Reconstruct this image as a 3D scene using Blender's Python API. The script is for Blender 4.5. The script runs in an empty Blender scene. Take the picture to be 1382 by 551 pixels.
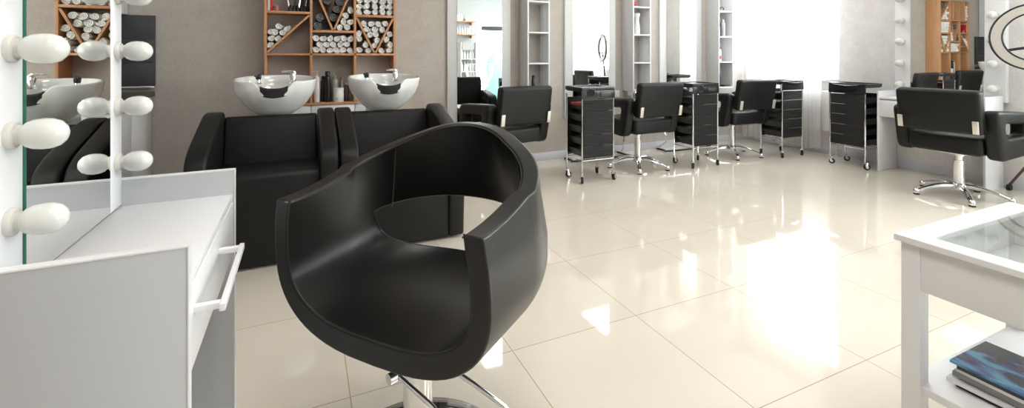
import bpy, bmesh, math, random
from mathutils import Vector, Matrix, noise
PI = math.pi
random.seed(7)
SC = bpy.context.scene
COL = SC.collection

# ------------------------------------------------------------------ materials
def M(name, col, rough=0.5, metal=0.0, spec=0.5, coat=0.0, trans=0.0, bump=0.0, bscale=300, var=0.0, vscale=6, alpha=1.0, coat_rough=0.05, ior=None):
    m = bpy.data.materials.new(name); m.use_nodes = True
    nt = m.node_tree; b = nt.nodes['Principled BSDF']
    b.inputs['Base Color'].default_value = (*col, 1)
    b.inputs['Roughness'].default_value = rough
    b.inputs['Metallic'].default_value = metal
    b.inputs['Specular IOR Level'].default_value = spec
    b.inputs['Coat Weight'].default_value = coat
    b.inputs['Coat Roughness'].default_value = coat_rough
    b.inputs['Transmission Weight'].default_value = trans
    b.inputs['Alpha'].default_value = alpha
    if ior: b.inputs['IOR'].default_value = ior
    if bump or var:
        tc = nt.nodes.new('ShaderNodeTexCoord')
    if bump:
        n = nt.nodes.new('ShaderNodeTexNoise'); n.inputs['Scale'].default_value = bscale; n.inputs['Detail'].default_value = 4
        nt.links.new(tc.outputs['Object'], n.inputs['Vector'])
        bp = nt.nodes.new('ShaderNodeBump'); bp.inputs['Strength'].default_value = bump; bp.inputs['Distance'].default_value = 0.002
        nt.links.new(n.outputs['Fac'], bp.inputs['Height']); nt.links.new(bp.outputs['Normal'], b.inputs['Normal'])
    if var:
        n = nt.nodes.new('ShaderNodeTexNoise'); n.inputs['Scale'].default_value = vscale; n.inputs['Detail'].default_value = 5
        nt.links.new(tc.outputs['Object'], n.inputs['Vector'])
        mx = nt.nodes.new('ShaderNodeMix'); mx.data_type = 'RGBA'
        mx.inputs[6].default_value = (*[c*(1-var) for c in col], 1); mx.inputs[7].default_value = (*[min(1, c*(1+var)) for c in col], 1)
        nt.links.new(n.outputs['Fac'], mx.inputs[0]); nt.links.new(mx.outputs[2], b.inputs['Base Color'])
    return m

def EM(name, col, s):
    m = bpy.data.materials.new(name); m.use_nodes = True
    b = m.node_tree.nodes['Principled BSDF']
    b.inputs['Base Color'].default_value = (*col, 1)
    b.inputs['Emission Color'].default_value = (*col, 1); b.inputs['Emission Strength'].default_value = s
    return m

def wallpaper(name, col):
    m = M(name, col, 0.85, spec=0.2)
    nt = m.node_tree; b = nt.nodes['Principled BSDF']
    tc = nt.nodes.new('ShaderNodeTexCoord')
    n1 = nt.nodes.new('ShaderNodeTexNoise'); n1.inputs['Scale'].default_value = 9; n1.inputs['Detail'].default_value = 8; n1.inputs['Roughness'].default_value = .7
    n2 = nt.nodes.new('ShaderNodeTexNoise'); n2.inputs['Scale'].default_value = 90; n2.inputs['Detail'].default_value = 4
    ad = nt.nodes.new('ShaderNodeMath'); ad.operation = 'ADD'
    nt.links.new(tc.outputs['Object'], n1.inputs['Vector']); nt.links.new(tc.outputs['Object'], n2.inputs['Vector'])
    nt.links.new(n1.outputs['Fac'], ad.inputs[0]); nt.links.new(n2.outputs['Fac'], ad.inputs[1])
    r = nt.nodes.new('ShaderNodeValToRGB')
    r.color_ramp.elements[0].position = .35; r.color_ramp.elements[0].color = (*[c*.86 for c in col], 1)
    r.color_ramp.elements[1].position = .68; r.color_ramp.elements[1].color = (*[c*1.10 for c in col], 1)
    ha = nt.nodes.new('ShaderNodeMath'); ha.operation = 'MULTIPLY'; ha.inputs[1].default_value = .5
    nt.links.new(ad.outputs[0], ha.inputs[0]); nt.links.new(ha.outputs[0], r.inputs[0]); nt.links.new(r.outputs[0], b.inputs['Base Color'])
    bp = nt.nodes.new('ShaderNodeBump'); bp.inputs['Strength'].default_value = .25; bp.inputs['Distance'].default_value = .002
    nt.links.new(n2.outputs['Fac'], bp.inputs['Height']); nt.links.new(bp.outputs['Normal'], b.inputs['Normal'])
    return m

def floor_mat():
    m = M('polished cream tile', (.80, .74, .65), .05, spec=.5, coat=.25, coat_rough=.03)
    nt = m.node_tree; b = nt.nodes['Principled BSDF']
    tc = nt.nodes.new('ShaderNodeTexCoord'); mp = nt.nodes.new('ShaderNodeMapping')
    mp.inputs['Location'].default_value = (-.744+.6*10, -1.652+.6*10, 0)
    br = nt.nodes.new('ShaderNodeTexBrick'); br.offset = 0; br.squash = 1
    br.inputs['Scale'].default_value = 1; br.inputs['Brick Width'].default_value = .6; br.inputs['Row Height'].default_value = .6
    br.inputs['Mortar Size'].default_value = .0022; br.inputs['Mortar Smooth'].default_value = .3
    br.inputs['Color1'].default_value = (.745, .68, .585, 1); br.inputs['Color2'].default_value = (.77, .705, .61, 1)
    br.inputs['Mortar'].default_value = (.42, .32, .21, 1)
    nt.links.new(tc.outputs['Object'], mp.inputs['Vector']); nt.links.new(mp.outputs[0], br.inputs['Vector'])
    n = nt.nodes.new('ShaderNodeTexNoise'); n.inputs['Scale'].default_value = 2.2; n.inputs['Detail'].default_value = 6
    nt.links.new(tc.outputs['Object'], n.inputs['Vector'])
    r = nt.nodes.new('ShaderNodeValToRGB'); r.color_ramp.elements[0].color = (.95, .95, .95, 1); r.color_ramp.elements[1].color = (1, 1, 1, 1)
    nt.links.new(n.outputs['Fac'], r.inputs[0])
    mx = nt.nodes.new('ShaderNodeMix'); mx.data_type = 'RGBA'; mx.blend_type = 'MULTIPLY'; mx.inputs[0].default_value = 1
    nt.links.new(br.outputs['Color'], mx.inputs[6]); nt.links.new(r.outputs[0], mx.inputs[7]); nt.links.new(mx.outputs[2], b.inputs['Base Color'])
    ro = nt.nodes.new('ShaderNodeMapRange'); ro.inputs[3].default_value = .045; ro.inputs[4].default_value = .6
    nt.links.new(br.outputs['Fac'], ro.inputs[0]); nt.links.new(ro.outputs[0], b.inputs['Roughness'])
    return m

def wood_mat(name, c1, c2, scale=1.0):
    m = M(name, c1, .5)
    nt = m.node_tree; b = nt.nodes['Principled BSDF']
    tc = nt.nodes.new('ShaderNodeTexCoord'); mp = nt.nodes.new('ShaderNodeMapping'); mp.inputs['Scale'].default_value = (30*scale, 30*scale, 2.5*scale)
    n = nt.nodes.new('ShaderNodeTexNoise'); n.inputs['Scale'].default_value = 1; n.inputs['Detail'].default_value = 5
    nt.links.new(tc.outputs['Object'], mp.inputs[0]); nt.links.new(mp.outputs[0], n.inputs['Vector'])
    r = nt.nodes.new('ShaderNodeValToRGB'); r.color_ramp.elements[0].position = .3; r.color_ramp.elements[0].color = (*c1, 1)
    r.color_ramp.elements[1].position = .7; r.color_ramp.elements[1].color = (*c2, 1)
    nt.links.new(n.outputs['Fac'], r.inputs[0]); nt.links.new(r.outputs[0], b.inputs['Base Color'])
    return m

def sheer_mat():
    m = bpy.data.materials.new('sheer white curtain'); m.use_nodes = True
    nt = m.node_tree; nt.nodes.clear()
    o = nt.nodes.new('ShaderNodeOutputMaterial'); t = nt.nodes.new('ShaderNodeBsdfTransparent')
    d = nt.nodes.new('ShaderNodeBsdfDiffuse'); d.inputs[0].default_value = (.95, .95, .96, 1)
    tl = nt.nodes.new('ShaderNodeBsdfTranslucent'); tl.inputs[0].default_value = (.95, .95, .96, 1)
    a = nt.nodes.new('ShaderNodeMixShader'); a.inputs[0].default_value = .6
    nt.links.new(d.outputs[0], a.inputs[1]); nt.links.new(tl.outputs[0], a.inputs[2])
    c = nt.nodes.new('ShaderNodeMixShader'); c.inputs[0].default_value = .5
    nt.links.new(t.outputs[0], c.inputs[1]); nt.links.new(a.outputs[0], c.inputs[2]); nt.links.new(c.outputs[0], o.inputs[0])
    return m

def glass_mat(name, tint=(.97, .99, .98), fac=.12):
    m = bpy.data.materials.new(name); m.use_nodes = True
    nt = m.node_tree; nt.nodes.clear()
    o = nt.nodes.new('ShaderNodeOutputMaterial'); t = nt.nodes.new('ShaderNodeBsdfTransparent'); t.inputs[0].default_value = (*tint, 1)
    g = nt.nodes.new('ShaderNodeBsdfGlossy'); g.inputs['Roughness'].default_value = .01
    lw = nt.nodes.new('ShaderNodeLayerWeight'); lw.inputs[0].default_value = .5
    pw = nt.nodes.new('ShaderNodeMath'); pw.operation = 'POWER'; pw.inputs[1].default_value = 5
    f = nt.nodes.new('ShaderNodeMath'); f.operation = 'MULTIPLY_ADD'; f.inputs[1].default_value = .92; f.inputs[2].default_value = .04
    nt.links.new(lw.outputs['Facing'], pw.inputs[0]); nt.links.new(pw.outputs[0], f.inputs[0])
    c = nt.nodes.new('ShaderNodeMixShader')
    nt.links.new(f.outputs[0], c.inputs[0]); nt.links.new(t.outputs[0], c.inputs[1]); nt.links.new(g.outputs[0], c.inputs[2]); nt.links.new(c.outputs[0], o.inputs[0])
    return m

def cover_mat():
    m = M('magazine cover blue abstract', (.05, .1, .2), .25, coat=.3)
    nt = m.node_tree; b = nt.nodes['Principled BSDF']
    tc = nt.nodes.new('ShaderNodeTexCoord'); mp = nt.nodes.new('ShaderNodeMapping'); mp.inputs['Scale'].default_value = (14, 7, 1); mp.inputs['Location'].default_value = (.35, .2, 0)
    n = nt.nodes.new('ShaderNodeTexNoise'); n.inputs['Scale'].default_value = 1; n.inputs['Detail'].default_value = 6; n.inputs['Distortion'].default_value = 1.2
    nt.links.new(tc.outputs['Object'], mp.inputs[0]); nt.links.new(mp.outputs[0], n.inputs['Vector'])
    sx = nt.nodes.new('ShaderNodeSeparateXYZ'); nt.links.new(tc.outputs['Object'], sx.inputs[0])
    # blue towards one corner of the cover
    ma = nt.nodes.new('ShaderNodeMath'); ma.operation = 'MULTIPLY_ADD'; ma.inputs[1].default_value = -2.2; ma.inputs[2].default_value = .27
    nt.links.new(sx.outputs['X'], ma.inputs[0])
    ad = nt.nodes.new('ShaderNodeMath'); ad.operation = 'ADD'; nt.links.new(ma.outputs[0], ad.inputs[0]); nt.links.new(n.outputs['Fac'], ad.inputs[1])
    r = nt.nodes.new('ShaderNodeValToRGB'); e = r.color_ramp.elements
    e[0].position = .50; e[0].color = (.012, .012, .014, 1); e[1].position = 1.0; e[1].color = (.10, .26, .48, 1)
    for p, c in ((.58, (.03, .03, .09)), (.66, (.05, .12, .33)), (.76, (.09, .35, .48)), (.86, (.05, .15, .38))):
        x = e.new(p); x.color = (*c, 1)
    nt.links.new(ad.outputs[0], r.inputs[0]); nt.links.new(r.outputs[0], b.inputs['Base Color'])
    return m

LEATHER = M('black leather', (.005, .0047, .0042), .31, bump=.10, bscale=420, spec=.46)
LEATHER2 = M('black leather matte', (.006, .006, .0062), .45, bump=.2, bscale=420, spec=.32)
PIPE = M('leather piping', (.02, .019, .018), .35)
CHROME = M('chrome', (.82, .82, .83), .08, 1.0)
STEEL = M('brushed steel', (.72, .72, .72), .22, 1.0)
BRUSHED = M('warm plate', (.75, .70, .62), .35, .6)
WHITE = M('white laminate', (.80, .80, .815), .32, spec=.5)
WHITEM = M('white matte paint', (.76, .76, .785), .55)
GREYLAM = M('pale grey laminate', (.50, .51, .53), .4)
BLACKP = M('black plastic', (.012, .012, .013), .28)
BLACKM = M('black matte plastic', (.012, .012, .013), .42)
RUBBER = M('black rubber', (.014, .014, .014), .6)
CERAM = M('white ceramic', (.83, .83, .81), .12, coat=.6)
BULB = M('opal bulb glass', (.70, .70, .665), .14, coat=.3)
SOCKET = M('cream socket', (.62, .60, .56), .4)
MIRROR = M('mirror silver', (.90, .925, .91), .0, 1.0)
GREENG = M('mirror edge green glass', (.02, .16, .10), .1)
ORANGE = wood_mat('alder laminate', (.50, .245, .115), (.58, .30, .15))
TOWW = M('white towel terry', (.93, .915, .88), .95, bump=.5, bscale=260, spec=.1)
TOWG = M('grey towel terry', (.17, .16, .16), .95, bump=.9, bscale=260, spec=.1)
SLATE = M('dark slate backsplash', (.05, .05, .06), .4, var=.12, vscale=20)
COUNTER = M('dark brown countertop', (.07, .055, .048), .25)
RED = M('red plastic', (.62, .02, .03), .35)
PINK = M('dusty pink', (.45, .2, .2), .5)
AMBER = M('amber', (.55, .25, .10), .3)
GREYP = M('grey plastic', (.42, .41, .40), .4)
WHITEP = M('white plastic', (.85, .85, .84), .3)
BLUEP = M('blue plastic', (.08, .16, .42), .35)
TEAL = M('pale teal', (.35, .62, .66), .5)
PAPER = M('paper', (.82, .81, .78), .7)
GREYGREEN = M('pale frame', (.70, .71, .70), .4)
CREAMRING = M('cream ring body', (.55, .52, .48), .5)
RADIA = M('radiator enamel', (.85, .84, .82), .35)
GLASS = glass_mat('clear glass')
SHEER = sheer_mat()
WALLP = wallpaper('taupe wallpaper', (.515, .47, .43))
WALLR = wallpaper('grey wallpaper', (.72, .69, .68))
CEIL = M('ceiling paint', (.85, .85, .84), .8)
BASEB = M('baseboard lavender grey', (.62, .63, .68), .35)

# ------------------------------------------------------------------ mesh helpers
def box(bm, c, s, rz=0, rx=0, ry=0, bev=0, seg=2, taper=None):
    mat = Matrix.Translation(c) @ Matrix.Rotation(rz, 4, 'Z') @ Matrix.Rotation(ry, 4, 'Y') @ Matrix.Rotation(rx, 4, 'X')
    t = bmesh.new()
    r = bmesh.ops.create_cube(t, size=1)
    for v in t.verts:
        k = 1
        if taper and v.co.z < 0: k = taper
        v.co = Vector((v.co.x*s[0]*k, v.co.y*s[1]*k, v.co.z*s[2]))
    if bev: bmesh.ops.bevel(t, geom=list(t.edges), offset=bev, segments=seg, profile=.5, affect='EDGES', clamp_overlap=True)
    bmesh.ops.transform(t, matrix=mat, verts=t.verts)
    merge(bm, t)

def merge(bm, t, mat=None):
    if mat is not None: bmesh.ops.transform(t, matrix=mat, verts=t.verts)
    me = bpy.data.meshes.new('tmp'); t.to_mesh(me); t.free(); bm.from_mesh(me); bpy.data.meshes.remove(me)

def bx(bm, x0, x1, y0, y1, z0, z1, bev=0):
    box(bm, ((x0+x1)/2, (y0+y1)/2, (z0+z1)/2), (abs(x1-x0), abs(y1-y0), abs(z1-z0)), bev=bev)

def catmull(pts, n=6):
    P = [Vector(p) for p in pts]; out = []
    for i in range(len(P)-1):
        p0 = P[max(i-1, 0)]; p1 = P[i]; p2 = P[i+1]; p3 = P[min(i+2, len(P)-1)]
        for k in range(n):
            t = k/n
            out.append(.5*((2*p1)+(-p0+p2)*t+(2*p0-5*p1+4*p2-p3)*t*t+(-p0+3*p1-3*p2+p3)*t**3))
    out.append(P[-1]); return out

def tube(bm, pts, r, seg=10, smooth=0, closed=False, caps=True):
    P = catmull(pts, smooth) if smooth else [Vector(p) for p in pts]
    n = len(P); R = r if isinstance(r, (list, tuple)) else [r]*n
    if len(R) != n: R = [R[0]+(R[-1]-R[0])*i/(n-1) for i in range(n)]
    rings = []; up = None
    for i, p in enumerate(P):
        if closed: d = (P[(i+1) % n]-P[i-1])
        else: d = P[min(i+1, n-1)]-P[max(i-1, 0)]
        d.normalize()
        if up is None: up = Vector((0, 0, 1)) if abs(d.z) < .9 else Vector((1, 0, 0))
        a = d.cross(up)
        if a.length < 1e-4: a = d.cross(Vector((0, 1, 0)))
        a.normalize(); b = a.cross(d).normalized(); up = b
        rings.append([bm.verts.new(p+(a*math.cos(2*PI*k/seg)+b*math.sin(2*PI*k/seg))*R[i]) for k in range(seg)])
    m = n if closed else n-1
    for i in range(m):
        A, B = rings[i], rings[(i+1) % n]
        for k in range(seg): bm.faces.new((A[k], A[(k+1) % seg], B[(k+1) % seg], B[k]))
    if not closed and caps:
        bm.faces.new(rings[0][::-1]); bm.faces.new(rings[-1])

def lathe(bm, prof, seg=24, loc=(0, 0, 0), axis='Z', mat=None):
    t = bmesh.new(); rings = []
    for r, z in prof:
        if r < 1e-6: rings.append([t.verts.new((0, 0, z))])
        else: rings.append([t.verts.new((r*math.cos(2*PI*k/seg), r*math.sin(2*PI*k/seg), z)) for k in range(seg)])
    for A, B in zip(rings, rings[1:]):
        if len(A) == 1 and len(B) == 1: continue
        for k in range(seg):
            k2 = (k+1) % seg
            if len(A) == 1: t.faces.new((A[0], B[k2], B[k]))
            elif len(B) == 1: t.faces.new((A[k], A[k2], B[0]))
            else: t.faces.new((A[k], A[k2], B[k2], B[k]))
    if len(rings[0]) > 1: t.faces.new(rings[0][::-1])
    if len(rings[-1]) > 1: t.faces.new(rings[-1])
    R = Matrix.Identity(4)
    if axis == 'X': R = Matrix.Rotation(PI/2, 4, 'Y')
    if axis == '-X': R = Matrix.Rotation(-PI/2, 4, 'Y')
    if axis == 'Y': R = Matrix.Rotation(-PI/2, 4, 'X')
    if axis == '-Y': R = Matrix.Rotation(PI/2, 4, 'X')
    merge(bm, t, (mat or Matrix.Translation(loc)) @ R)

def rpoly(pts, rad, n=5):
    """polygon with rounded corners (2-D)"""
    out = []; N = len(pts)
    rr = rad if isinstance(rad, (list, tuple)) else [rad]*N
    for i in range(N):
        p = Vector(pts[i]); a = (Vector(pts[i-1])-p); b = (Vector(pts[(i+1) % N])-p)
        r = min(rr[i], a.length*.49, b.length*.49)
        A = p+a.normalized()*r; B = p+b.normalized()*r
        for k in range(n+1):
            t = k/n
            out.append((1-t)**2*A+2*t*(1-t)*p+t*t*B)
    return out

def prism(bm, pts, x0, x1, plane='YZ', bev=0, seg=3):
    """extrude 2-D outline; plane YZ extrudes along X, XZ along Y, XY along Z"""
    t = bmesh.new()
    f = {'YZ': lambda p, w: (w, p[0], p[1]), 'XZ': lambda p, w: (p[0], w, p[1]), 'XY': lambda p, w: (p[0], p[1], w)}[plane]
    A = [t.verts.new(f(p, x0)) for p in pts]; B = [t.verts.new(f(p, x1)) for p in pts]
    n = len(pts)
    caps = [t.faces.new(A), t.faces.new(B[::-1])]
    for i in range(n): t.faces.new((A[i], B[i], B[(i+1) % n], A[(i+1) % n]))
    bmesh.ops.recalc_face_normals(t, faces=t.faces)
    if bev:
        es = [e for c in caps for e in c.edges]
        bmesh.ops.bevel(t, geom=es, offset=bev, segments=seg, profile=.5, affect='EDGES', clamp_overlap=True)
    merge(bm, t)

def ringprism(bm, out, inn, x0, x1, bev=.01, seg=3, plane='YZ'):
    t = bmesh.new()
    f = {'YZ': lambda p, w: (w, p[0], p[1]), 'XZ': lambda p, w: (p[0], w, p[1]), 'XY': lambda p, w: (p[0], p[1], w)}[plane]
    n = len(out)
    L = [[t.verts.new(f(p, w)) for p in pts] for w in (x0, x1) for pts in (out, inn)]
    o0, i0, o1, i1 = L; es = []
    for k in range(n):
        j = (k+1) % n
        t.faces.new((o0[k], o0[j], i0[j], i0[k])); t.faces.new((o1[k], i1[k], i1[j], o1[j]))
        t.faces.new((o0[k], o1[k], o1[j], o0[j])); t.faces.new((i0[k], i0[j], i1[j], i1[k]))
    t.edges.ensure_lookup_table()
    for ring in L:
        for k in range(n):
            e = t.edges.get((ring[k], ring[(k+1) % n])); es.append(e)
    bmesh.ops.recalc_face_normals(t, faces=t.faces)
    if bev: bmesh.ops.bevel(t, geom=es, offset=bev, segments=seg, profile=.5, affect='EDGES', clamp_overlap=True)
    merge(bm, t)

def obj(name, bm, mat, parent=None, smooth=True, ang=35, recalc=True):
    if recalc: bmesh.ops.recalc_face_normals(bm, faces=bm.faces)
    me = bpy.data.meshes.new(name); bm.to_mesh(me); bm.free()
    if smooth:
        me.polygons.foreach_set('use_smooth', [True]*len(me.polygons)); me.set_sharp_from_angle(angle=math.radians(ang))
    me.materials.append(mat)
    o = bpy.data.objects.new(name, me); COL.objects.link(o)
    if parent is not None: o.parent = parent
    return o

def thing(name, label, cat, loc=(0, 0, 0), rz=0, group=None):
    o = bpy.data.objects.new(name, None); COL.objects.link(o); o.empty_display_size = .1
    o.location = loc; o.rotation_euler = (0, 0, rz); o['label'] = label; o['category'] = cat
    if group: o['group'] = group
    return o

def tag(o, label, cat, group=None):
    o['label'] = label; o['category'] = cat
    if group: o['group'] = group
    return o

def struct(name, bm, m, parent=None, **k):
    o = obj(name, bm, m, parent, **k)
    if parent is None: o['kind'] = 'structure'
    return o

def dup(root, loc=None, rz=None, label=None, group=None):
    r = root.copy(); COL.objects.link(r)
    if loc is not None: r.location = loc
    if rz is not None: r.rotation_euler = (0, 0, rz)
    if label: r['label'] = label
    if group: r['group'] = group
    for ch in list(root.children):
        c = ch.copy(); COL.objects.link(c); c.parent = r
        for g in list(ch.children):
            d = g.copy(); COL.objects.link(d); d.parent = c
    return r

B = bmesh.new
def one(fn, *a, **k):
    b = bmesh.new(); fn(b, *a, **k); return b

# ------------------------------------------------------------------ room
XL, XR, YB, YF, ZC = -1.70, 5.62, 4.53, -2.9, 2.85   # left, right, back (mirror wall), front (behind camera)
T = .15
b = B(); bx(b, XL-T, XR+T, YF-T, YB+T, -.1, 0); struct('floor', b, floor_mat(), smooth=False)
b = B(); bx(b, XL-T, XR+T, YF-T, YB+T, ZC, ZC+.1); struct('ceiling', b, CEIL, smooth=False)
b = B(); bx(b, XL-T, XR+T, YB, YB+T, 0, ZC); struct('wall_back', b, WALLP, smooth=False)
b = B(); bx(b, XL-T, XL, YF, YB, 0, ZC); struct('wall_left', b, WALLP, smooth=False)

def wall_holes(axis, pos0, pos1, a0, a1, holes, name, mat):
    """wall as one mesh with rectangular openings; holes = (a0,a1,z0,z1)"""
    b = B(); hs = sorted(holes); cur = a0
    def q(u0, u1, z0, z1):
        if u1-u0 < 1e-4 or z1-z0 < 1e-4: return
        if axis == 'X': bx(b, pos0, pos1, u0, u1, z0, z1)
        else: bx(b, u0, u1, pos0, pos1, z0, z1)
    for h in hs:
        q(cur, h[0], 0, ZC); q(h[0], h[1], 0, h[2]); q(h[0], h[1], h[3], ZC); cur = h[1]
    q(cur, a1, 0, ZC)
    return struct(name, b, mat, smooth=False)
W1 = (3.32, 4.36, .88, 2.55); W2 = (-.35, 1.40, .88, 2.55); W3 = (-2.5, -1.0, .88, 2.55)
wall_holes('X', XR, XR+T, YF, YB, [W1, W2, W3], 'wall_right', WALLR)
DOOR = (4.35, 5.25, 0, 2.10)
wall_holes('Y', YF-T, YF, XL, XR, [DOOR], 'wall_front', M('pale grey paint', (.42, .43, .43), .7))

bh = .085
for nm, a in (('baseboard_back', (-1.0, XR, YB-.014, YB, 0, bh)), ('baseboard_right', (XR-.014, XR, YF, YB-.014, 0, bh)),
              ('baseboard_left', (XL, XL+.014, YF, 2.7, 0, bh)), ('baseboard_front', (XL, 4.3, YF, YF+.014, 0, bh))):
    b = B(); bx(b, *a, bev=.004); struct(nm, b, BASEB)

for i, (y0, y1, z0, z1) in enumerate((W1, W2, W3)):
    w = bpy.data.objects.new('window_%d' % (i+1), None); COL.objects.link(w); w['kind'] = 'structure'
    b = B(); t = .06
    bx(b, XR+.05, XR+.11, y0, y0+t, z0, z1, .004); bx(b, XR+.05, XR+.11, y1-t, y1, z0, z1, .004)
    bx(b, XR+.05, XR+.11, y0+t, y1-t, z0, z0+t, .004); bx(b, XR+.05, XR+.11, y0+t, y1-t, z1-t, z1, .004)
    if y1-y0 > 1.2: bx(b, XR+.05, XR+.11, (y0+y1)/2-.04, (y0+y1)/2+.04, z0+t, z1-t, .004)
    obj('window_frame', b, WHITE, w)
    b = B(); bx(b, XR+.078, XR+.084, y0+t, y1-t, z0+t, z1-t); obj('glass', b, GLASS, w, smooth=False)
    b = B(); bx(b, XR-.02, XR+.05, y0, y1, z0-.03, z0+.002, .004); obj('window_sill', b, WHITE, w)

def curtain(y0, y1, x, z0, z1, label, n=13):
    b = B(); N = n*10; K = 8; rows = []
    for i in range(N+1):
        u = i/N; y = y0+(y1-y0)*u
        col = []
        for k in range(K+1):
            v = k/K
            a = .020+.012*math.sin(u*19)
            col.append(b.verts.new((x+a*math.sin(u*n*2*PI+.8*math.sin(u*11)+.3*v), y, z0+(z1-z0)*v+(.012*math.sin(u*23) if k == 0 else 0))))
        rows.append(col)
    for i in range(N):
        for k in range(K): b.faces.new((rows[i][k], rows[i+1][k], rows[i+1][k+1], rows[i][k+1]))
    return tag(obj('sheer_curtain', b, SHEER, recalc=False), label, 'curtain')
curtain(3.395, 4.44, XR-.20, .07, 2.72, 'sheer white curtain hanging over the window in front of the radiator')
curtain(-.5, 1.40, XR-.16, .07, 2.72, 'wide sheer white curtain over the window beyond the makeup desk', 22)

# door in the wall behind the camera, seen in the first mirror
d = bpy.data.objects.new('door_1', None); COL.objects.link(d); d['kind'] = 'structure'
b = B(); x0, x1 = DOOR[0], DOOR[1]
bx(b, x0, x0+.07, YF-.1, YF-.04, 0, 2.1, .004); bx(b, x1-.07, x1, YF-.1, YF-.04, 0, 2.1, .004)
bx(b, x0+.07, x1-.07, YF-.1, YF-.04, 0, .12, .004); bx(b, x0+.07, x1-.07, YF-.1, YF-.04, 1.98, 2.1, .004)
obj('door_frame', b, GREYGREEN, d)
b = B(); bx(b, x0+.07, x1-.07, YF-.075, YF-.065, .12, 1.98); obj('glass', b, GLASS, d, smooth=False)
b = B(); bx(b, x0+.10, x1-.10, YF-.064, YF-.058, 1.84, 1.97); obj('door_closer', b, BLACKM, d)
b = B(); tube(b, [(x0+.1, YF-.03, .95), (x0+.1, YF-.03, 1.25)], .012); obj('door_handle', b, STEEL, d)

# unseen glowing ceiling panels, added to brighten the room
LIGHTM = EM('added light diffuser', (1, .96, .91), 9.2)
k = 0
names_l = ['nearest the wash basins', 'above the black cushioned styling chairs', 'near the far window', 'over the entrance side', 'above the makeup desk', 'by the glass topped table']
lt = None
for (x, y, s) in ((.55, 1.35, 'over the large tub chair'), (2.4, 3.2, 'over the middle of the floor before the mirrors'), (4.2, 3.2, 'over the floor before the window'),
                  (.3, .2, 'over the front left of the salon'), (2.3, .2, 'over the middle of the salon beside the table'), (4.3, .2, 'over the front by the right wall'),
                  (.3, -1.9, 'over the rear left corner'), (3.4, -1.9, 'over the rear by the glass door')):
    if lt is None:
        lt = thing('added_ceiling_light', 'added square white ceiling light '+s, 'ceiling light', (x, y, ZC), 0, 'added square ceiling lights')
        b = B(); ringprism(b, [(-.31, -.31), (.31, -.31), (.31, .31), (-.31, .31)], [(-.29, -.29), (.29, -.29), (.29, .29), (-.29, .29)], -.03, -.001, 0, plane='XY'); obj('frame', b, WHITEM, lt)
        b = B(); bx(b, -.29, .29, -.29, .29, -.022, -.001); obj('diffuser', b, LIGHTM, lt, smooth=False)
    else: dup(lt, (x, y, ZC), 0, 'added square white ceiling light '+s)

# ------------------------------------------------------------------ left makeup desk and its bulb mirror
AX = -.42
dk = thing('makeup_desk', 'small white makeup desk with grey end panel beside the large black chair', 'desk', (-.295, 1.19, 0))
def loc(bm_fn): return bm_fn
ox, oy = -.295, 1.19
b = B(); bx(b, AX-ox, -.171-ox, .905-oy, .923-oy, 0, .842, .0015); sp1 = obj('side_panel', b, GREYLAM, dk)
b = B(); bx(b, AX-ox, -.171-ox, 1.461-oy, 1.479-oy, 0, .842, .0015); sp2 = obj('side_panel', b, GREYLAM, dk)
for sp_, ya in ((sp1, .904), (sp2, 1.460)):
    b = B(); prism(b, [(AX-ox, .8415), (-.172-ox, .8415), (-.172-ox, 0), (-.1702-ox, 0), (-.1702-ox, .844), (AX-ox, .844)], ya-oy, ya+.020-oy, 'XZ'); obj('edge_band', b, WHITE, sp_)
b = B(); bx(b, AX-ox, -.176-ox, .923-oy, 1.461-oy, .76, .777, .0015); obj('desk_top', b, WHITE, dk)
b = B(); bx(b, AX-ox+.02, -.195-ox, .925-oy, 1.459-oy, .625, .76); obj('drawer_box', b, WHITE, dk)
dw = obj('drawer', one(bx, -.195-ox, -.174-ox, .926-oy, 1.458-oy, .615, .757, .0015), WHITE, dk)
b = B(); hx = -.130-ox
box(b, (hx, 1.095-oy, .712), (.010, .29, .014), bev=.002)
box(b, (hx-.022, 1.226-oy, .712), (.045, .014, .012), bev=.002); box(b, (hx-.022, .966-oy, .712), (.045, .014, .012), bev=.002)
obj('handle', b, WHITE, dw)

def bulb(parent, loc, s, sgn, socket_only=False):
    """opal golf-ball bulb pointing along sgn*X"""
    ax = 'X' if sgn > 0 else '-X'
    b = B(); lathe(b, [(0, .010*s), (.0135*s, .010*s), (.0145*s, .016*s), (.0200*s, .0215*s), (.0236*s, .030*s), (.0248*s, .042*s), (.0240*s, .052*s), (.0200*s, .062*s), (.0125*s, .069*s), (.006*s, .0715*s), (0, .072*s)], 32, loc, ax)
    o = obj('bulb', b, BULB, parent, ang=60)
    b = B(); lathe(b, [(.022*s, 0), (.022*s, .006*s), (.020*s, .009*s), (.0155*s, .010*s), (.0145*s, .016*s), (.0135*s, .0165*s), (.0135*s, .011*s)], 28, loc, ax)
    obj('socket', b, SOCKET, o)

ml = thing('bulb_mirror', 'white framed bulb mirror standing on the desk beside the large black chair', 'mirror', (AX, 1.19, .78))
b = B(); bx(b, -.045, -.0035, .905-1.19, 1.479-1.19, -.78, .82, .002); obj('backing_board', b, WHITEM, ml)
b = B(); bx(b, -.003, .0, .905-1.19, 1.023-1.19, 0, .80, .001); obj('frame', b, WHITE, ml)
b = B(); bx(b, -.003, .004, 1.39-1.19, 1.461-1.19, 0, .80, .001); obj('frame', b, WHITE, ml)
b = B(); bx(b, -.003, .0035, 1.0255-1.19, 1.3895-1.19, 0.0, .72); obj('mirror_glass', b, MIRROR, ml, smooth=False)
b = B(); bx(b, -.003, .0034, 1.0235-1.19, 1.0255-1.19, 0.0, .72); obj('glass_edge', b, GREENG, ml, smooth=False)
b = B(); bx(b, -.003, .0, 1.023-1.19, 1.39-1.19, .72, .80, .001); obj('frame', b, WHITE, ml)
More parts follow.
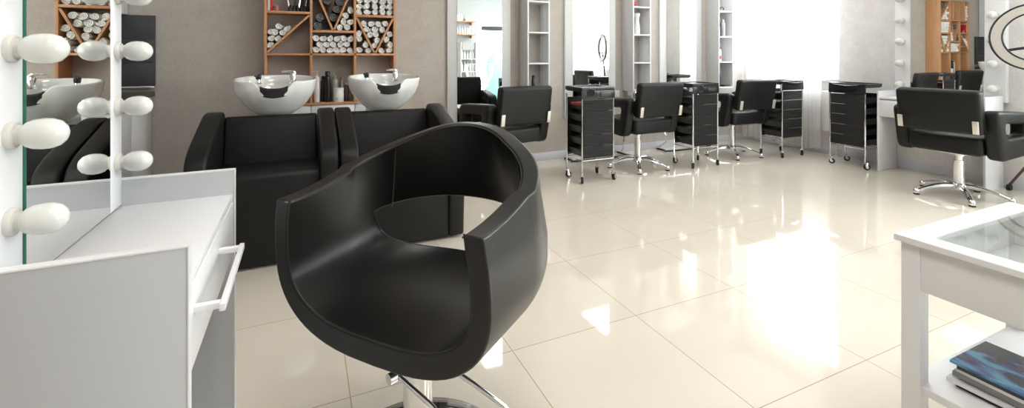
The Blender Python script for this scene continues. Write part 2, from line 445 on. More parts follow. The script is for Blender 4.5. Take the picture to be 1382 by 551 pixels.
for zb in (.893, 1.029, 1.165, 1.301, 1.437):
    bulb(ml, (.0, .984-1.19, zb-.78), 1, 1); bulb(ml, (.004, 1.428-1.19, zb-.78), 1, 1)
for yb in (1.10, 1.206, 1.312): bulb(ml, (.0, yb-1.19, 1.54-.78), 1, 1)

# ------------------------------------------------------------------ the large black chair
def big_chair():
    ch = thing('salon_chair', 'large black leather tub chair with open back on chrome column', 'chair', (.288, 1.274, 0), math.radians(-49.5))
    HW_o, HW_i, RB_o, RB_i = .330, .282, .335, .287
    y0 = .05; yf = -.198
    Zo, Zi, Z1 = .402, .466, .64
    def H(t):   # t 0 (front) .. 1 (mid back)
        return .772+.158*(1-math.cos(PI*min(1, t)**1.02))/2
    nS, nA = 10, 44
    sts = []
    for i in range(nS): sts.append((-1, None, yf+(y0-yf)*i/nS, i/nS))
    for i in range(nA+1): sts.append((0, PI*i/nA, None, None))
    for i in range(nS-1, -1, -1): sts.append((1, None, yf+(y0-yf)*i/nS, i/nS))
    straight = y0-yf; arc = PI*.32; tot = straight*2+arc
    def station(st, inner):
        side, th, y, f = st
        hw = HW_i if inner else HW_o; rb = RB_i if inner else RB_o
        if side == 0:
            C = Vector((0, y0, 0)); n = 2.12
            c, s = math.cos(th), math.sin(th)
            P = Vector((-hw*math.copysign(abs(c)**(2/n), c), y0+rb*abs(s)**(2/n), 0))
            t = min(straight+th*.32, tot-straight-th*.32)/(tot/2)
            w = abs(th-PI/2)/(PI/2)
        else:
            C = Vector((0, y, 0)); P = Vector((side*(hw-.012*(1-f)), y, 0)); t = f*straight/(tot/2); w = 9
        return C, P, min(1, t), w
    m1, m2 = 16, 8
    def point(st, inner, q):
        C, P, t, w = station(st, inner)
        zb = Zi if inner else Zo; h = H(t)
        fr = max(0, 1-(C.y-yf)/.12) if st[0] else 0
        n = 2.9 if inner else 2.75
        if q <= 1:
            a = q*PI/2; rho = math.sin(a)**(2/n) if a > 0 else 0; z = zb+(Z1-zb)*(1-math.cos(a)**(2/n) if q < 1 else 1)
            if inner and st[0] == 0: pass
        else:
            rho = 1; z = Z1+(h-Z1)*(q-1)
        p = C+(P-C)*rho; p.z = z
        # front rim leans: bottom sits a little further back
        if st[0]: p.y += fr*.020*max(0, min(1, 1-(z-.39)/.34))
        # backrest flares outward to the top
        bul = .010*math.sin(min(1, max(0, (z-.42)/.36))*PI)
        if st[0] == 0:
            k_ = math.sin(st[1]) if st[1] is not None else 0
            p += (P-C).normalized()*((-.062*min(1, 1.35*k_)*max(0, z-Z1)/.27)+bul*(1-k_)*rho)
        else: p.x += st[0]*(bul*rho-.006*max(0, (z-.70)/.08))
        return p
    b = B()
    def grid(inner):
        G = []
        for st in sts:
            w = station(st, False)[3]
            HWN = .80
            f = (max(0, 1-(w/HWN)**2.6))**.5 if w < HWN else 0
            qlo = 1-.47*f; qhi = 1+.10*f
            colv = [b.verts.new(point(st, inner, qlo*(j/m1)**.85)) for j in range(m1+1)] + [b.verts.new(point(st, inner, qhi+(2-qhi)*j/m2)) for j in range(m2+1)]
            G.append((colv, f))
        return G
    GI, GO = grid(True), grid(False)
    for G in (GI, GO):
        for i in range(len(sts)-1):
            A, Bc = G[i][0], G[i+1][0]
            for j in range(len(A)-1):
                if j == m1: continue
                b.faces.new((A[j], Bc[j], Bc[j+1], A[j+1]))
    n = len(sts)
    def strip(j):
        for i in range(n-1): b.faces.new((GI[i][0][j], GI[i+1][0][j], GO[i+1][0][j], GO[i][0][j]))
    strip(-1)
    for i in range(n-1):
        if GI[i][1] > 0 or GI[i+1][1] > 0:
            for j in (m1, m1+1): b.faces.new((GI[i][0][j], GI[i+1][0][j], GO[i+1][0][j], GO[i][0][j]))
    for i in (0, n-1):
        for j in range(m1+m2+1):
            if j == m1: continue
            b.faces.new((GI[i][0][j], GI[i][0][j+1], GO[i][0][j+1], GO[i][0][j]))
    bmesh.ops.remove_doubles(b, verts=b.verts, dist=.0006)
    bmesh.ops.dissolve_degenerate(b, dist=.0003, edges=b.edges)
    sh = obj('seat_shell', b, LEATHER, ch, ang=50)
    md = sh.modifiers.new('bevel', 'BEVEL'); md.width = .010; md.segments = 4; md.limit_method = 'ANGLE'; md.angle_limit = math.radians(50)
    # piping along the inner front edge and the inner rim
    def seam(pts, r=.0022):
        bb = B(); tube(bb, pts, r, 6); return bb
    pts = []
    st = sts[0]
    for q in [2-.04*k for k in range(0, 26)]+[1-.04*k for k in range(1, 25)]: pts.append(point(st, True, max(.02, q)))
    st2 = sts[-1]
    right = []
    for q in [2-.04*k for k in range(0, 26)]+[1-.04*k for k in range(1, 25)]: right.append(point(st2, True, max(.02, q)))
    allp = pts+right[::-1]
    allp = [p+Vector((0, .004, .0008)) for p in allp]
    obj('piping', seam(allp, .0025), PIPE, ch)
    rim = [point(s_, True, 2)+Vector((0, 0, .0)) for s_ in sts]
    rim2 = []
    for s_, p in zip(sts, rim):
        C, P, t, w = station(s_, True); rim2.append(p-(P-C).normalized()*.001-Vector((0, 0, .006)))
    obj('piping', seam(rim2, .0022), PIPE, ch)
    for sd in (-1, 1):   # seam where the back band meets the arm
        sq = sts[nS+7] if sd < 0 else sts[-(nS+8)]
        pp = [point(sq, True, 1+.1*k) for k in range(0, 10)]
        C, P, t, w = station(sq, True)
        obj('piping', seam([p-(P-C).normalized()*.0008 for p in pp], .0020), PIPE, ch)
    # under-seat plate, column, base disc
    b = B(); box(b, (0, 0, .385), (.20, .20, .03), bev=.004); obj('seat_plate', b, BLACKM, ch)
    b = B(); lathe(b, [(.040, .03), (.040, .30), (.0385, .301), (.0385, .305), (.030, .306), (.030, .38)], 36)
    obj('column', b, CHROME, ch)
    b = B(); lathe(b, [(0, .0), (.275, 0), (.277, .006), (.270, .012), (.20, .022), (.10, .036), (.052, .050), (.046, .058), (0, .058)], 72); obj('base_disc', b, CHROME, ch)
    # footrest: camera-right pointing bars, in local frame
    inv = Matrix.Rotation(math.radians(49.5), 3, 'Z')
    def W(lat, dep, z):
        X = .912*lat+.41*dep-.288; Y = -.41*lat+.912*dep-1.274
        v = inv @ Vector((X, Y, 0)); return Vector((v.x, v.y, z))
    p1 = W(-.3, 1.16, .350); p2 = W(-.176, 1.20, .352)
    b = B()
    a = W(-.287, 1.165, .350); a1 = W(-.196, 1.125, .305); a2 = W(-.13, 1.09, .262); a3 = W(-.05, 1.075, .235)
    c = W(-.215, 1.24, .352); c1 = W(-.10, 1.20, .305); c2 = W(-.018, 1.17, .268); c3 = W(.0, 1.15, .255)
    tube(b, [a, a1, a2, a3+(c3-a3)*.05, c3+(a3-c3)*.1, c3, c2, c1, c], .0065, 12)
    obj('footrest', b, CHROME, ch)
    b = B(); tube(b, [W(-.300, 1.155, .350), W(-.195, 1.26, .356)], .008, 12); tube(b, [W(-.306, 1.149, .350), W(-.293, 1.162, .350)], .0135, 16)
    obj('footrest_joint', b, STEEL, ch)
    b = B(); tube(b, [W(-.262+.045*math.cos(x), 1.275+.045*math.sin(x)-.0, .335-.02*math.sin(-x)*0) for x in [2*PI*k/24 for k in range(24)]], .007, 8, closed=True)
    obj('collar', b, CHROME, ch)
    return ch
big_chair()

# ------------------------------------------------------------------ wash chairs and basins
def wash_chair(loc, label):
    w = thing('wash_chair', label, 'wash chair', loc, 0, 'black wash chairs')
    HWc = .27
    # box seat with rounded front edge (front = -y)
    prof = rpoly([(-.56, .015), (-.55, .52), (-.06, .48), (.0, .02)], [.01, .05, .03, .01], 5)
    b = B(); prism(b, prof, -HWc, HWc, 'YZ', .012, 3); obj('seat', b, LEATHER2, w)
    prof = rpoly([(-.075, .42), (.01, .765), (.075, .760), (.05, .40)], [.03, .05, .04, .02], 5)
    b = B(); prism(b, prof, -HWc+.002, HWc-.002, 'YZ', .02, 4); obj('backrest', b, LEATHER2, w)
    for s in (-1, 1):
        prof = rpoly([(-.565, .015), (-.600, .60), (-.50, .665), (-.08, .80), (.04, .80), (.09, .70), (.06, .02)], [.02, .06, .10, .09, .05, .05, .02], 6)
        b = B(); prism(b, prof, s*HWc, s*(HWc+.10), 'YZ', .022, 4)
        for v in b.verts: pass
        obj('armrest', b, LEATHER2, w)
    return w
w1 = wash_chair((-.185, 3.40, 0), 'black wash chair in front of the left basin by the makeup desk')
w2 = dup(w1, (.562, 3.38, 0), 0, 'black wash chair in front of the right basin, half behind the large tub chair')

def basin(loc, label):
    w = thing('wash_basin', label, 'wash basin', loc, 0, 'white wash basins')
    a, bb = .262, .25; N = 96
    def top(ph):   # ph = 0 is front (-y)
        d = (ph+PI) % (2*PI)-PI
        notch = .050*math.exp(-(d/.33)**6)
        shoulder = .004*math.exp(-((abs(d)-.48)/.12)**2)
        back = .030*(1-math.cos(d))/2
        return .232-notch+back+shoulder
    def ring(k, ph):
        s, c = math.sin(ph), -math.cos(ph)
        d = (ph+PI) % (2*PI)-PI
        h = top(ph)
        inward = .014*math.exp(-(d/.45)**4)
        ra = [(0, 0), (.42, .002), (.60, .038), (.76, .080), (.90, .125), (.975, .165), (1.0, .205)]
        if k < len(ra):
            r, z = ra[k]; zz = z if z < .09 else .09+(z-.09)*(h-.012-.09)/.115
        elif k == len(ra): r, zz = 1.0, h-.006
        elif k == len(ra)+1: r, zz = .985, h
        elif k == len(ra)+2: r, zz = .95, h-.001
        elif k == len(ra)+3: r, zz = .925, h-.012
        else:
            q = [(.90, .80), (.83, .55), (.66, .34), (.40, .24), (0, .22)][k-len(ra)-4]; r, zz = q[0], h*q[1]
        e = 2.35
        x = a*r*math.copysign(abs(s)**(2/e), s); y = bb*r*math.copysign(abs(c)**(2/e), c)
        y += inward*r*(zz/.235)**2
        return Vector((x, y, zz))
    b = B(); R = []
    for k in range(16): R.append([b.verts.new(ring(k, 2*PI*i/N)) for i in range(N)])
    for k in range(15):
        for i in range(N): b.faces.new((R[k][i], R[k][(i+1) % N], R[k+1][(i+1) % N], R[k+1][i]))
    bmesh.ops.remove_doubles(b, verts=b.verts, dist=.0004)
    obj('bowl', b, CERAM, w, ang=70)
    # rubber neck rest saddled in the notch
    b = B(); S = []
    for i in range(17):
        u = -1+2*i/16; ph = u*.30
        P = ring(8, ph); P2 = ring(5, ph)
        z0 = top(0)+.004+.016*abs(u)**3
        x = .082*u
        row = [Vector((x, P.y+.04, z0-.025)), Vector((x, P.y+.03, z0+.002)), Vector((x, P.y+.0, z0+.006)), Vector((x, P.y-.012, z0-.004)), Vector((x*.95, P.y-.004+.004*abs(u), z0-.058*(1-.25*abs(u)**2)-.016*abs(u)**3)), Vector((x*.9, P.y+.030, z0-.058*(1-.25*abs(u)**2)-.016*abs(u)**3))]
        S.append([b.verts.new(p) for p in row])
    for i in range(16):
        for j in range(6): b.faces.new((S[i][j], S[i+1][j], S[i+1][(j+1) % 6], S[i][(j+1) % 6]))
    b.faces.new(S[0]); b.faces.new(S[-1][::-1])
    obj('neck_rest', b, RUBBER, w)
    # mixer tap and hand shower at the back ledge
    b = B(); tx, ty, tz = .105, .12, .205
    lathe(b, [(0, 0), (.027, 0), (.027, .008), (.022, .012), (.021, .062), (.018, .070), (0, .072)], 20, (tx, ty, tz))
    fa = obj('tap', b, CHROME, w)
    b = B(); tube(b, [(tx+.008, ty, tz+.068), (tx, ty-.005, tz+.082), (tx-.035, ty-.012, tz+.088), (tx-.075, ty-.02, tz+.086)], [.016, .013, .008, .006], 10, 3); obj('lever', b, CHROME, fa)
    b = B(); sx, sy = -.115, .10
    lathe(b, [(0, 0), (.022, 0), (.022, .006), (.015, .010), (.014, .030), (0, .030)], 18, (sx, sy, .205)); sp = obj('hand_shower', b, CHROME, w)
    b = B(); lathe(b, [(0, .028), (.015, .030), (.019, .044), (.018, .062), (.008, .070), (0, .071)], 18, (sx, sy, .205)); tube(b, [(sx, sy, .27), (sx-.02, sy-.02, .262)], .009, 8); obj('spray_head', b, BLACKP, sp)
    b = B(); prism(b, rpoly([(-.10, .0), (.10, .0), (.12, .18), (-.12, .18)], .04), -loc[2], .02, 'XY', 0); obj('pedestal', b, WHITEP, w)
    return w
ba = basin((-.175, 3.615, .748), 'white ceramic wash basin behind the left wash chair')
dup(ba, (.557, 3.615, .748), 0, 'white ceramic wash basin behind the right wash chair')

# ------------------------------------------------------------------ towel cabinet
cx0, cx1, cyf, cyb = -.297, .77, 4.31, 4.53
tc = thing('towel_cabinet', 'tall orange wooden towel shelving unit behind the wash basins', 'cabinet', ((cx0+cx1)/2, 4.42, 0))
ccx = (cx0+cx1)/2
def cb(x0, x1, z0, z1, yy0=cyf, yy1=cyb-.002, mat=ORANGE, name='shelf', bev=.001):
    b = B(); bx(b, x0-ccx, x1-ccx, yy0-4.42, yy1-4.42, z0, z1, bev); return obj(name, b, mat, tc)
th = .020
colsx = [cx0, .059, .415, cx1]
cb(cx0, cx0+th, 0, 2.11, name='side_panel'); cb(cx1-th, cx1, 0, 2.11, name='side_panel')
cb(colsx[1]-th/2, colsx[1]+th/2, .746, 2.09, name='upright'); cb(colsx[2]-th/2, colsx[2]+th/2, .746, 2.09, name='upright')
cb(cx0+th, cx1-th, 2.09, 2.11, name='top_board'); cb(cx0+th, cx1-th, .728, .746, name='shelf'); cb(cx0+th, cx1-th, 1.155, 1.173, name='shelf')
inn = [(colsx[0]+th, colsx[1]-th/2), (colsx[1]+th/2, colsx[2]-th/2), (colsx[2]+th/2, colsx[3]-th)]
for i, z in ((0, 1.517), (1, 1.363), (2, 1.508)): cb(inn[i][0], inn[i][1], z-th/2, z+th/2)
for i in range(3): cb(inn[i][0], inn[i][1], 1.735, 1.735+th)
def slant(i, x0, z0, x1, z1, t=.016):
    dx, dz = x1-x0, z1-z0; L = math.hypot(dx, dz); nx, nz = -dz/L*t/2, dx/L*t/2
    b = B(); prism(b, [(x0-nx-ccx, z0-nz), (x1-nx-ccx, z1-nz), (x1+nx-ccx, z1+nz), (x0+nx-ccx, z0+nz)], cyf-4.42+.003, cyb-4.42-.004, 'XZ'); obj('slanted_divider', b, ORANGE, tc)
xa, xb = inn[0]; slant(0, xa+.004, 1.183, xb-.004, 1.498)
xa, xb = inn[1]; xm = (xa+xb)/2; slant(1, xa+.02, 1.728, xm-.006, 1.378); slant(1, xb-.02, 1.728, xm+.006, 1.378)
xa, xb = inn[2]; xm3 = (xa+xb)/2; slant(2, xa+.004, 1.49, xm3-.006, 1.180); slant(2, xb-.004, 1.49, xm3+.006, 1.180)
slant(2, xa+.008, 2.08, xb-.008, 1.765)
cb(inn[1][0]+.10, inn[1][0]+.115, 1.755, 2.09, name='upright'); cb(inn[1][1]-.115, inn[1][1]-.10, 1.755, 2.09, name='upright'); cb(inn[0][0]+.15, inn[0][0]+.165, 1.755, 2.09, name='upright')
cb(cx0+th, cx1-th, .06, .728, 4.34, cyb-.002, WHITE, 'drawer_carcass')
for i in range(3):
    for z0, z1 in ((.50, .722), (.28, .495), (.06, .275)):
        o = cb(inn[i][0]-.006, inn[i][1]+.006, z0, z1, 4.318, 4.338, WHITE, 'drawer')
        b = B(); lathe(b, [(0, 0), (.010, 0), (.007, .010), (.016, .018), (.018, .024), (.012, .030), (0, .032)], 12, ((inn[i][0]+inn[i][1])/2-ccx, 4.318-4.42, (z0+z1)/2+.04), '-Y')
        obj('knob', b, WHITEP, o)

# towels -------------------------------------------------
def roll_mesh(name, r, L, mat, seed, sq=1.0):
    rnd = random.Random(seed); b = B()
    turns = 2.6; n = 34; th_ = r/ (turns+.35)
    ph0 = rnd.random()*6
    inner, outer = [], []
    for i in range(n+1):
        t = i/n; a = ph0+turns*2*PI*t; rr = r*.12+(r*.88-th_*.1)*t
        w = 1+.05*math.sin(a*2+seed)
        for lst, off in ((outer, 0), (inner, -th_*.78)):
            R = max(.001, rr+off)*w
            lst.append((R*math.cos(a)*sq, R*math.sin(a)/sq))
    ys = [0, .008, L*.5, L]
    def bulge(j): return [.93, 1.0, 1.02, 1][j]
    V = []
    for j, y in enumerate(ys):
        k = bulge(j)
        V.append(([b.verts.new((p[0]*k, y, p[1]*k)) for p in outer], [b.verts.new((p[0], y+(.004 if j == 0 else 0)*1, p[1])) for p in inner]))
    for j in range(len(ys)-1):
        for i in range(n):
            b.faces.new((V[j][0][i], V[j][0][i+1], V[j+1][0][i+1], V[j+1][0][i]))
            b.faces.new((V[j][1][i], V[j+1][1][i], V[j+1][1][i+1], V[j][1][i+1]))
        b.faces.new((V[j][0][n], V[j][1][n], V[j+1][1][n], V[j+1][0][n]))
    for i in range(n): b.faces.new((V[0][0][i], V[0][1][i], V[0][1][i+1], V[0][0][i+1]))
    for i in range(n): b.faces.new((V[-1][0][i], V[-1][0][i+1], V[-1][1][i+1], V[-1][1][i]))
    bmesh.ops.recalc_face_normals(b, faces=b.faces)
    me = bpy.data.meshes.new(name); b.to_mesh(me); b.free()
    me.polygons.foreach_set('use_smooth', [True]*len(me.polygons)); me.set_sharp_from_angle(angle=math.radians(50)); me.materials.append(mat)
    return me
RW = [roll_mesh('rolled_towel', .0295, .17, TOWW, s, q) for s, q in ((1, 1.0), (2, 1.05), (3, .96), (4, 1.0))]
RG = [roll_mesh('rolled_towel', .0385, .17, TOWG, s, q) for s, q in ((5, 1.0), (6, 1.06), (8, .97))]
def towel(x, z, meshes, label, group, sc=1.0):
    o = bpy.data.objects.new('rolled_towel', random.choice(meshes)); COL.objects.link(o)
    o.location = (x, cyf+.012+random.uniform(0, .016), z); sc *= 1.12; o.scale = (sc, 1, sc)
    o.rotation_euler = (0, random.random()*6.28, random.uniform(-.03, .03))
    tag(o, label, 'towel', group)
def pack(poly, r, meshes, label, group, zmax=9, count=99):
    """hexagonal rows resting in the bottom of a convex cell"""
    def inside(x, z):
        n = len(poly); s = 0
        ar = sum(poly[i][0]*poly[(i+1) % n][1]-poly[(i+1) % n][0]*poly[i][1] for i in range(n)); sg = 1 if ar > 0 else -1
        for i in range(n):
            ax, az = poly[i]; bx_, bz = poly[(i+1) % n]
            L = math.hypot(bx_-ax, bz-az)
            dd = sg*((bx_-ax)*(z-az)-(bz-az)*(x-ax))/L
            if dd < r*.97: return False
        return True
    zmin = min(p[1] for p in poly); zm = max(p[1] for p in poly); z = zmin+r; row = 0; c = 0
    while z < min(zm, zmax) and c < count:
        xs = [min(p[0] for p in poly)+.002*i for i in range(int((max(p[0] for p in poly)-min(p[0] for p in poly))/.002)+1)]
        ok = [x for x in xs if inside(x, z)]
        if ok:
            lo, hi = ok[0], ok[-1]; n = int((hi-lo)/(2*r*.99))+1
            span = (n-1)*2*r; slack = max(0, hi-lo-span)
            step = 2*r; off = 0
            if row % 2 and n > 2 and slack < r: n -= 1; off = r+slack/2
            elif n > 1 and slack < .5*r*n: step = 2*r+slack/(n-1)
            elif row % 2: off = slack
            for i in range(n):
                if c >= count: break
                x = lo+off+i*step
                towel(min(x, hi), z+random.uniform(-.001, .001), meshes, label, group); c += 1
            row += 1; z += r*1.82
        else: z += .004
    return c
rw = .0278
x0, x1 = inn[1]
ntow = pack([(x0, 1.173), (x1, 1.173), (x1, 1.353), (x0, 1.353)], rw, RW, 'rolled white towel in the full low compartment of the middle column', 'white towels in the full row of the middle column')
ntow += pack([(x0, 1.374), (xm-.012, 1.374), (x0, 1.70)], .0385, RG, 'rolled dark grey towel left of the V dividers in the middle column', 'grey towels left of the middle V')
ntow += pack([(x0+.034, 1.735), (xm, 1.385), (x1-.034, 1.735)], .0385, RG, 'rolled dark grey towel held between the V dividers of the middle column', 'grey towels in the middle V')
ntow += pack([(x1, 1.374), (x1, 1.72), (xm+.014, 1.374)], rw, RW, 'rolled white towel right of the V dividers in the middle column', 'white towels right of the middle V')
x0, x1 = inn[2]
ntow += pack([(x0, 1.173), (xm3-.012, 1.173), (x0, 1.47)], rw, RW, 'rolled white towel left of the V dividers in the right column', 'white towels left of the right V')
ntow += pack([(x0+.016, 1.492), (xm3, 1.18), (x1-.016, 1.492)], rw*.98, RW, 'rolled white towel held between the V dividers of the right column', 'white towels in the right V')
ntow += pack([(x1, 1.173), (x1, 1.47), (xm3+.012, 1.173)], rw, RW, 'rolled white towel right of the V dividers in the right column', 'white towels right of the right V')
ntow += pack([(x0, 1.518), (x1, 1.518), (x1, 1.735), (x0, 1.735)], rw, RW, 'rolled white towel in the full compartment above the right V', 'white towels above the right V')
ntow += pack([(x0, 1.755), (x1-.015, 1.755), (x0, 2.05)], rw, RW, 'rolled white towel under the top slanted divider', 'white towels in the top right compartment')
ntow += pack([(x1, 1.79), (x1, 2.09), (x0+.02, 2.09)], .0385, RG, 'rolled dark grey towel above the top slanted divider', 'grey towels in the top right compartment')
x0, x1 = inn[0]
for (dx, dz) in ((.030, .236-.17), (.030, .295-.17), (.086, .292-.17), (.058, .345-.17), (.116, .345-.17), (.030, .350-.168), (.150, .375-.168), (.088, .398-.17)):
    towel(x0+dx, 1.173+dz, RW, 'rolled white towel above the slanted divider of the left column', 'white towels in the left column', .97)
for k in range(5): towel(x0+.035, 1.755+rw+k*2*rw, RW, 'rolled white towel in the narrow top left compartment', 'white towels stacked in the top left compartment')
print('TOWELS', ntow)

# bottles ------------------------------------------------
def bottle(loc, r, h, mat, cap, capm, label, group=None, pump=False, shoulder=.85, name='bottle', sq=None):
    t = thing(name, label, 'bottle', loc, 0, group)
    b = B(); lathe(b, [(0, 0), (r*.94, 0), (r, .004), (r, h*shoulder), (r*.86, h*(shoulder+.06)), (r*.35, h*(shoulder+.10)), (r*.33, h*(shoulder+.13)), (0, h*(shoulder+.13))], 16)
    if sq: 
        for v in b.verts: v.co.y *= sq
    obj('body', b, mat, t)
    z0 = h*(shoulder+.10)
    b = B()
    if pump:
        lathe(b, [(0, z0), (r*.45, z0), (r*.45, z0+.014), (r*.16, z0+.016), (r*.16, z0+.034), (r*.36, z0+.036), (r*.36, z0+.046), (0, z0+.047)], 12)
        tube(b, [(0, 0, z0+.041), (-r*1.1, 0, z0+.040), (-r*1.3, 0, z0+.032)], .0035, 6)
    else: lathe(b, [(0, z0), (cap*r, z0), (cap*r, z0+h*.12), (cap*r*.9, z0+h*.13), (0, z0+h*.13)], 14)
    obj('pump' if pump else 'cap', b, capm, t)
    return t
zs = .746
bottle((.105, 4.40, zs), .0255, .235, WHITEP, .5, M('cream pump', (.7, .6, .52), .4), 'tall white pump bottle on the wooden shelf between the basins', pump=True, shoulder=.88)
bottle((.160, 4.42, zs), .019, .21, BLACKP, .8, BLACKP, 'slim black bottle beside the white pump bottle on the wooden shelf')
bottle((.192, 4.38, zs), .0245, .262, BLACKP, .8, BLACKP, 'tallest black bottle in the group on the wooden shelf', shoulder=.80)
bottle((.258, 4.45, zs), .031, .215, GREYP, .5, GREYP, 'grey pump bottle behind the white jar on the wooden shelf', pump=True)
bottle((.317, 4.44, zs), .017, .20, GREYP, .8, AMBER, 'grey bottle with an amber cap behind the white jar')
bottle((.352, 4.42, zs), .022, .155, M('brown bottle', (.10, .07, .06), .3), .8, GREYP, 'short brown bottle at the right end of the wooden shelf')
j = thing('cosmetic_jar', 'wide white jar with a small mark on the wooden shelf', 'jar', (.282, 4.375, zs))
b = B(); lathe(b, [(0, 0), (.043, 0), (.045, .003), (.045, .095), (.043, .098), (0, .098)], 28); obj('body', b, WHITEP, j)
b = B(); lathe(b, [(0, .098), (.046, .098), (.046, .120), (.043, .123), (0, .123)], 28); obj('lid', b, WHITEP, j)
b = B(); box(b, (-.012, -.0452, .03), (.008, .002, .014)); box(b, (-.004, -.0455, .028), (.003, .002, .008)); obj('label', b, GREYP, j)
zt = 1.527
def boxy(name, loc, s, mat, label, cat='box', bev=.003, rz=0):
    b = B(); box(b, (0, 0, s[2]/2), s, bev=bev)
    o = obj(name, b, mat); o.location = loc; o.rotation_euler = (0, 0, rz); return tag(o, label, cat)
boxy('product_box', (-.262, 4.40, zt), (.022, .10, .17), WHITEP, 'narrow white box at the left end of the upper cabinet shelf')
boxy('product_box', (-.243, 4.39, zt), (.014, .10, .16), RED, 'narrow red box standing beside the white box in the cabinet')
b = B(); lathe(b, [(0, 0), (.018, 0), (.019, .003), (.019, .042), (.016, .046), (0, .047)], 18); o = obj('pink_jar', b, PINK); o.location = (-.208, 4.37, zt); tag(o, 'small dusty pink jar beside the red box', 'jar')
def brush(loc, label, mat, h, lean):
    t = thing('hair_tool', label, 'hair tool', loc)
    b = B(); tube(b, [(0, 0, .004), (lean*.5, 0, h*.5), (lean, .005, h)], [.010, .012, .006], 8, 3); obj('handle', b, mat, t)
    b = B(); lathe(b, [(0, 0), (.014, 0), (.016, .02), (.012, .05), (.006, .06), (0, .06)], 12); obj('base', b, BLACKM, t)
for i, (x, m_, h, l, nm) in enumerate(((-.105, STEEL, .17, -.03, 'shiny metal sprayer, first of the leaning tools in the upper cabinet shelf'), (-.072, BLACKM, .16, .02, 'black handled brush leaning right of the first metal sprayer'),
    (-.045, STEEL, .18, .03, 'shiny metal sprayer leaning between two black brushes'), (-.015, BLACKM, .17, .015, 'black brush right of the second metal sprayer'), (.012, STEEL, .15, .02, 'short metal comb handle leaning near the middle upright'), (.034, BLACKM, .17, .004, 'black brush touching the middle upright'))):
    brush((x, 4.385+.012*(i % 2), zt), nm, m_, h, l)

# ------------------------------------------------------------------ kitchen corner (left, behind the bulb mirror)
kb = thing('kitchen_base_cabinet', 'white base cabinet with dark countertop along the left wall', 'cabinet', (-1.39, 3.7, 0))
b = B(); bx(b, -.30, .27, -1.0, .82, .09, .83); obj('carcass', b, WHITEM, kb)
b = B(); bx(b, -.30, .24, -1.0, .82, 0, .09); obj('plinth', b, GREYLAM, kb)
for i in range(4):
    y0 = -.995+i*.455; b = B(); bx(b, .271, .290, y0, y0+.449, .10, .825, .002); o = obj('door', b, WHITE, kb)
    b = B(); box(b, (.305, y0+.225, .775), (.012, .25, .008), bev=.002); box(b, (.297, y0+.11, .775), (.016, .008, .008)); box(b, (.297, y0+.34, .775), (.016, .008, .008)); obj('handle', b, STEEL, o)
b = B(); bx(b, -1.69, -1.075, 2.70, 4.525, .83, .87, .006); tag(obj('countertop', b, COUNTER), 'dark brown countertop on the white base cabinet', 'countertop')
b = B()
for i, (z0, z1) in enumerate(((.915, 1.095), (1.098, 1.282), (1.285, 1.47))): bx(b, -1.69, -1.072, 4.495, 4.528, z0, z1, .001)
o = obj('backsplash', b, SLATE); tag(o, 'dark slate backsplash panel above the countertop', 'panel')
o2 = obj('metal_strip', one(bx, -1.69, -1.072, 4.49, 4.528, .895, .914, .001), STEEL, o)
kw = thing('wall_cabinet', 'white wall cabinet hanging above the dark backsplash', 'cabinet', (-1.47, 3.9, 1.47))
b = B(); bx(b, -.225, .20, -.9, .62, 0, .75); obj('carcass', b, WHITEM, kw)
for i in range(3):
    y0 = -.898+i*.507; b = B(); bx(b, .201, .22, y0, y0+.503, .002, .748, .002); obj('door', b, WHITE, kw)

# ------------------------------------------------------------------ mirror wall: mirrors, shelf units
def station_mirror(xc, label):
    t = thing('wall_mirror', label, 'mirror', (xc, YB-.012, 0), 0, 'tall station mirrors')
    b = B(); bx(b, -.345, .345, -.016, .010, .45, 2.3, .003); obj('backing_board', b, GREYGREEN, t)
    b = B(); bx(b, -.245, .245, -.0215, -.017, .47, 2.28); obj('mirror_glass', b, MIRROR, t, smooth=False)
    return t
m1 = station_mirror(1.66, 'tall wall mirror left of the first styling chair')
dup(m1, (3.02, YB-.012, 0), 0, 'tall wall mirror behind the nearest tall trolley')
dup(m1, (4.385, YB-.012, 0), 0, 'tall wall mirror nearest the window')
def shelf_unit(x, label):
    t = thing('wall_shelf', label, 'shelf', (x, YB, .735), 0, 'white wall shelf units')
    w, d, H_ = .265, .20, 1.60; s = .016
    b = B(); bx(b, 0, s, -d, -.001, 0, H_, .001); obj('side_panel', b, WHITE, t)
    b = B(); bx(b, w-s, w, -d, -.001, 0, H_, .001); obj('side_panel', b, WHITE, t)
    for z in (.0, .326, .652, .978, 1.304, H_-s):
        b = B(); bx(b, s, w-s, -d, -.002, z, z+s, .001); obj('shelf', b, WHITE, t)
    return t
s1 = shelf_unit(2.122, 'white wall shelf unit above the first styling chair')
dup(s1, (3.485, YB, .735), 0, 'white wall shelf unit above the second styling chair')
dup(s1, (4.845, YB, .735), 0, 'white wall shelf unit closest to the window')
zb = [.735+z+.016 for z in (0, .326, .652, .978, 1.304)]
def at(px, py, Y=None, X=None, z=None):
    r = (px-691)/626; dx, dy = .41+.912*r, .912-.41*r; dz = (75-py)/626
    t = Y/dy if Y is not None else (X/dx if X is not None else (z-1.154)/dz)
    return Vector((t*dx, t*dy, 1.154+t*dz))
bottle((2.225, 4.40, zb[0]), .018, .18, BLACKP, .9, BLACKP, 'black spray bottle on the lowest board above the first styling chair')
bottle((2.158, 4.40, zb[1]), .015, .16, BLACKP, .7, BLACKP, 'slim black bottle by the left side of the first shelf unit')
v = thing('patterned_bottle', 'white slim bottle with grey lace pattern in the middle shelf unit', 'bottle', (3.60, 4.40, zb[2]))
b = B(); lathe(b, [(0, 0), (.030, 0), (.034, .01), (.034, .10), (.026, .13), (.022, .16), (.024, .20), (.034, .225), (.034, .25), (0, .25)], 20); obj('body', b, WHITEP, v)
b = B()
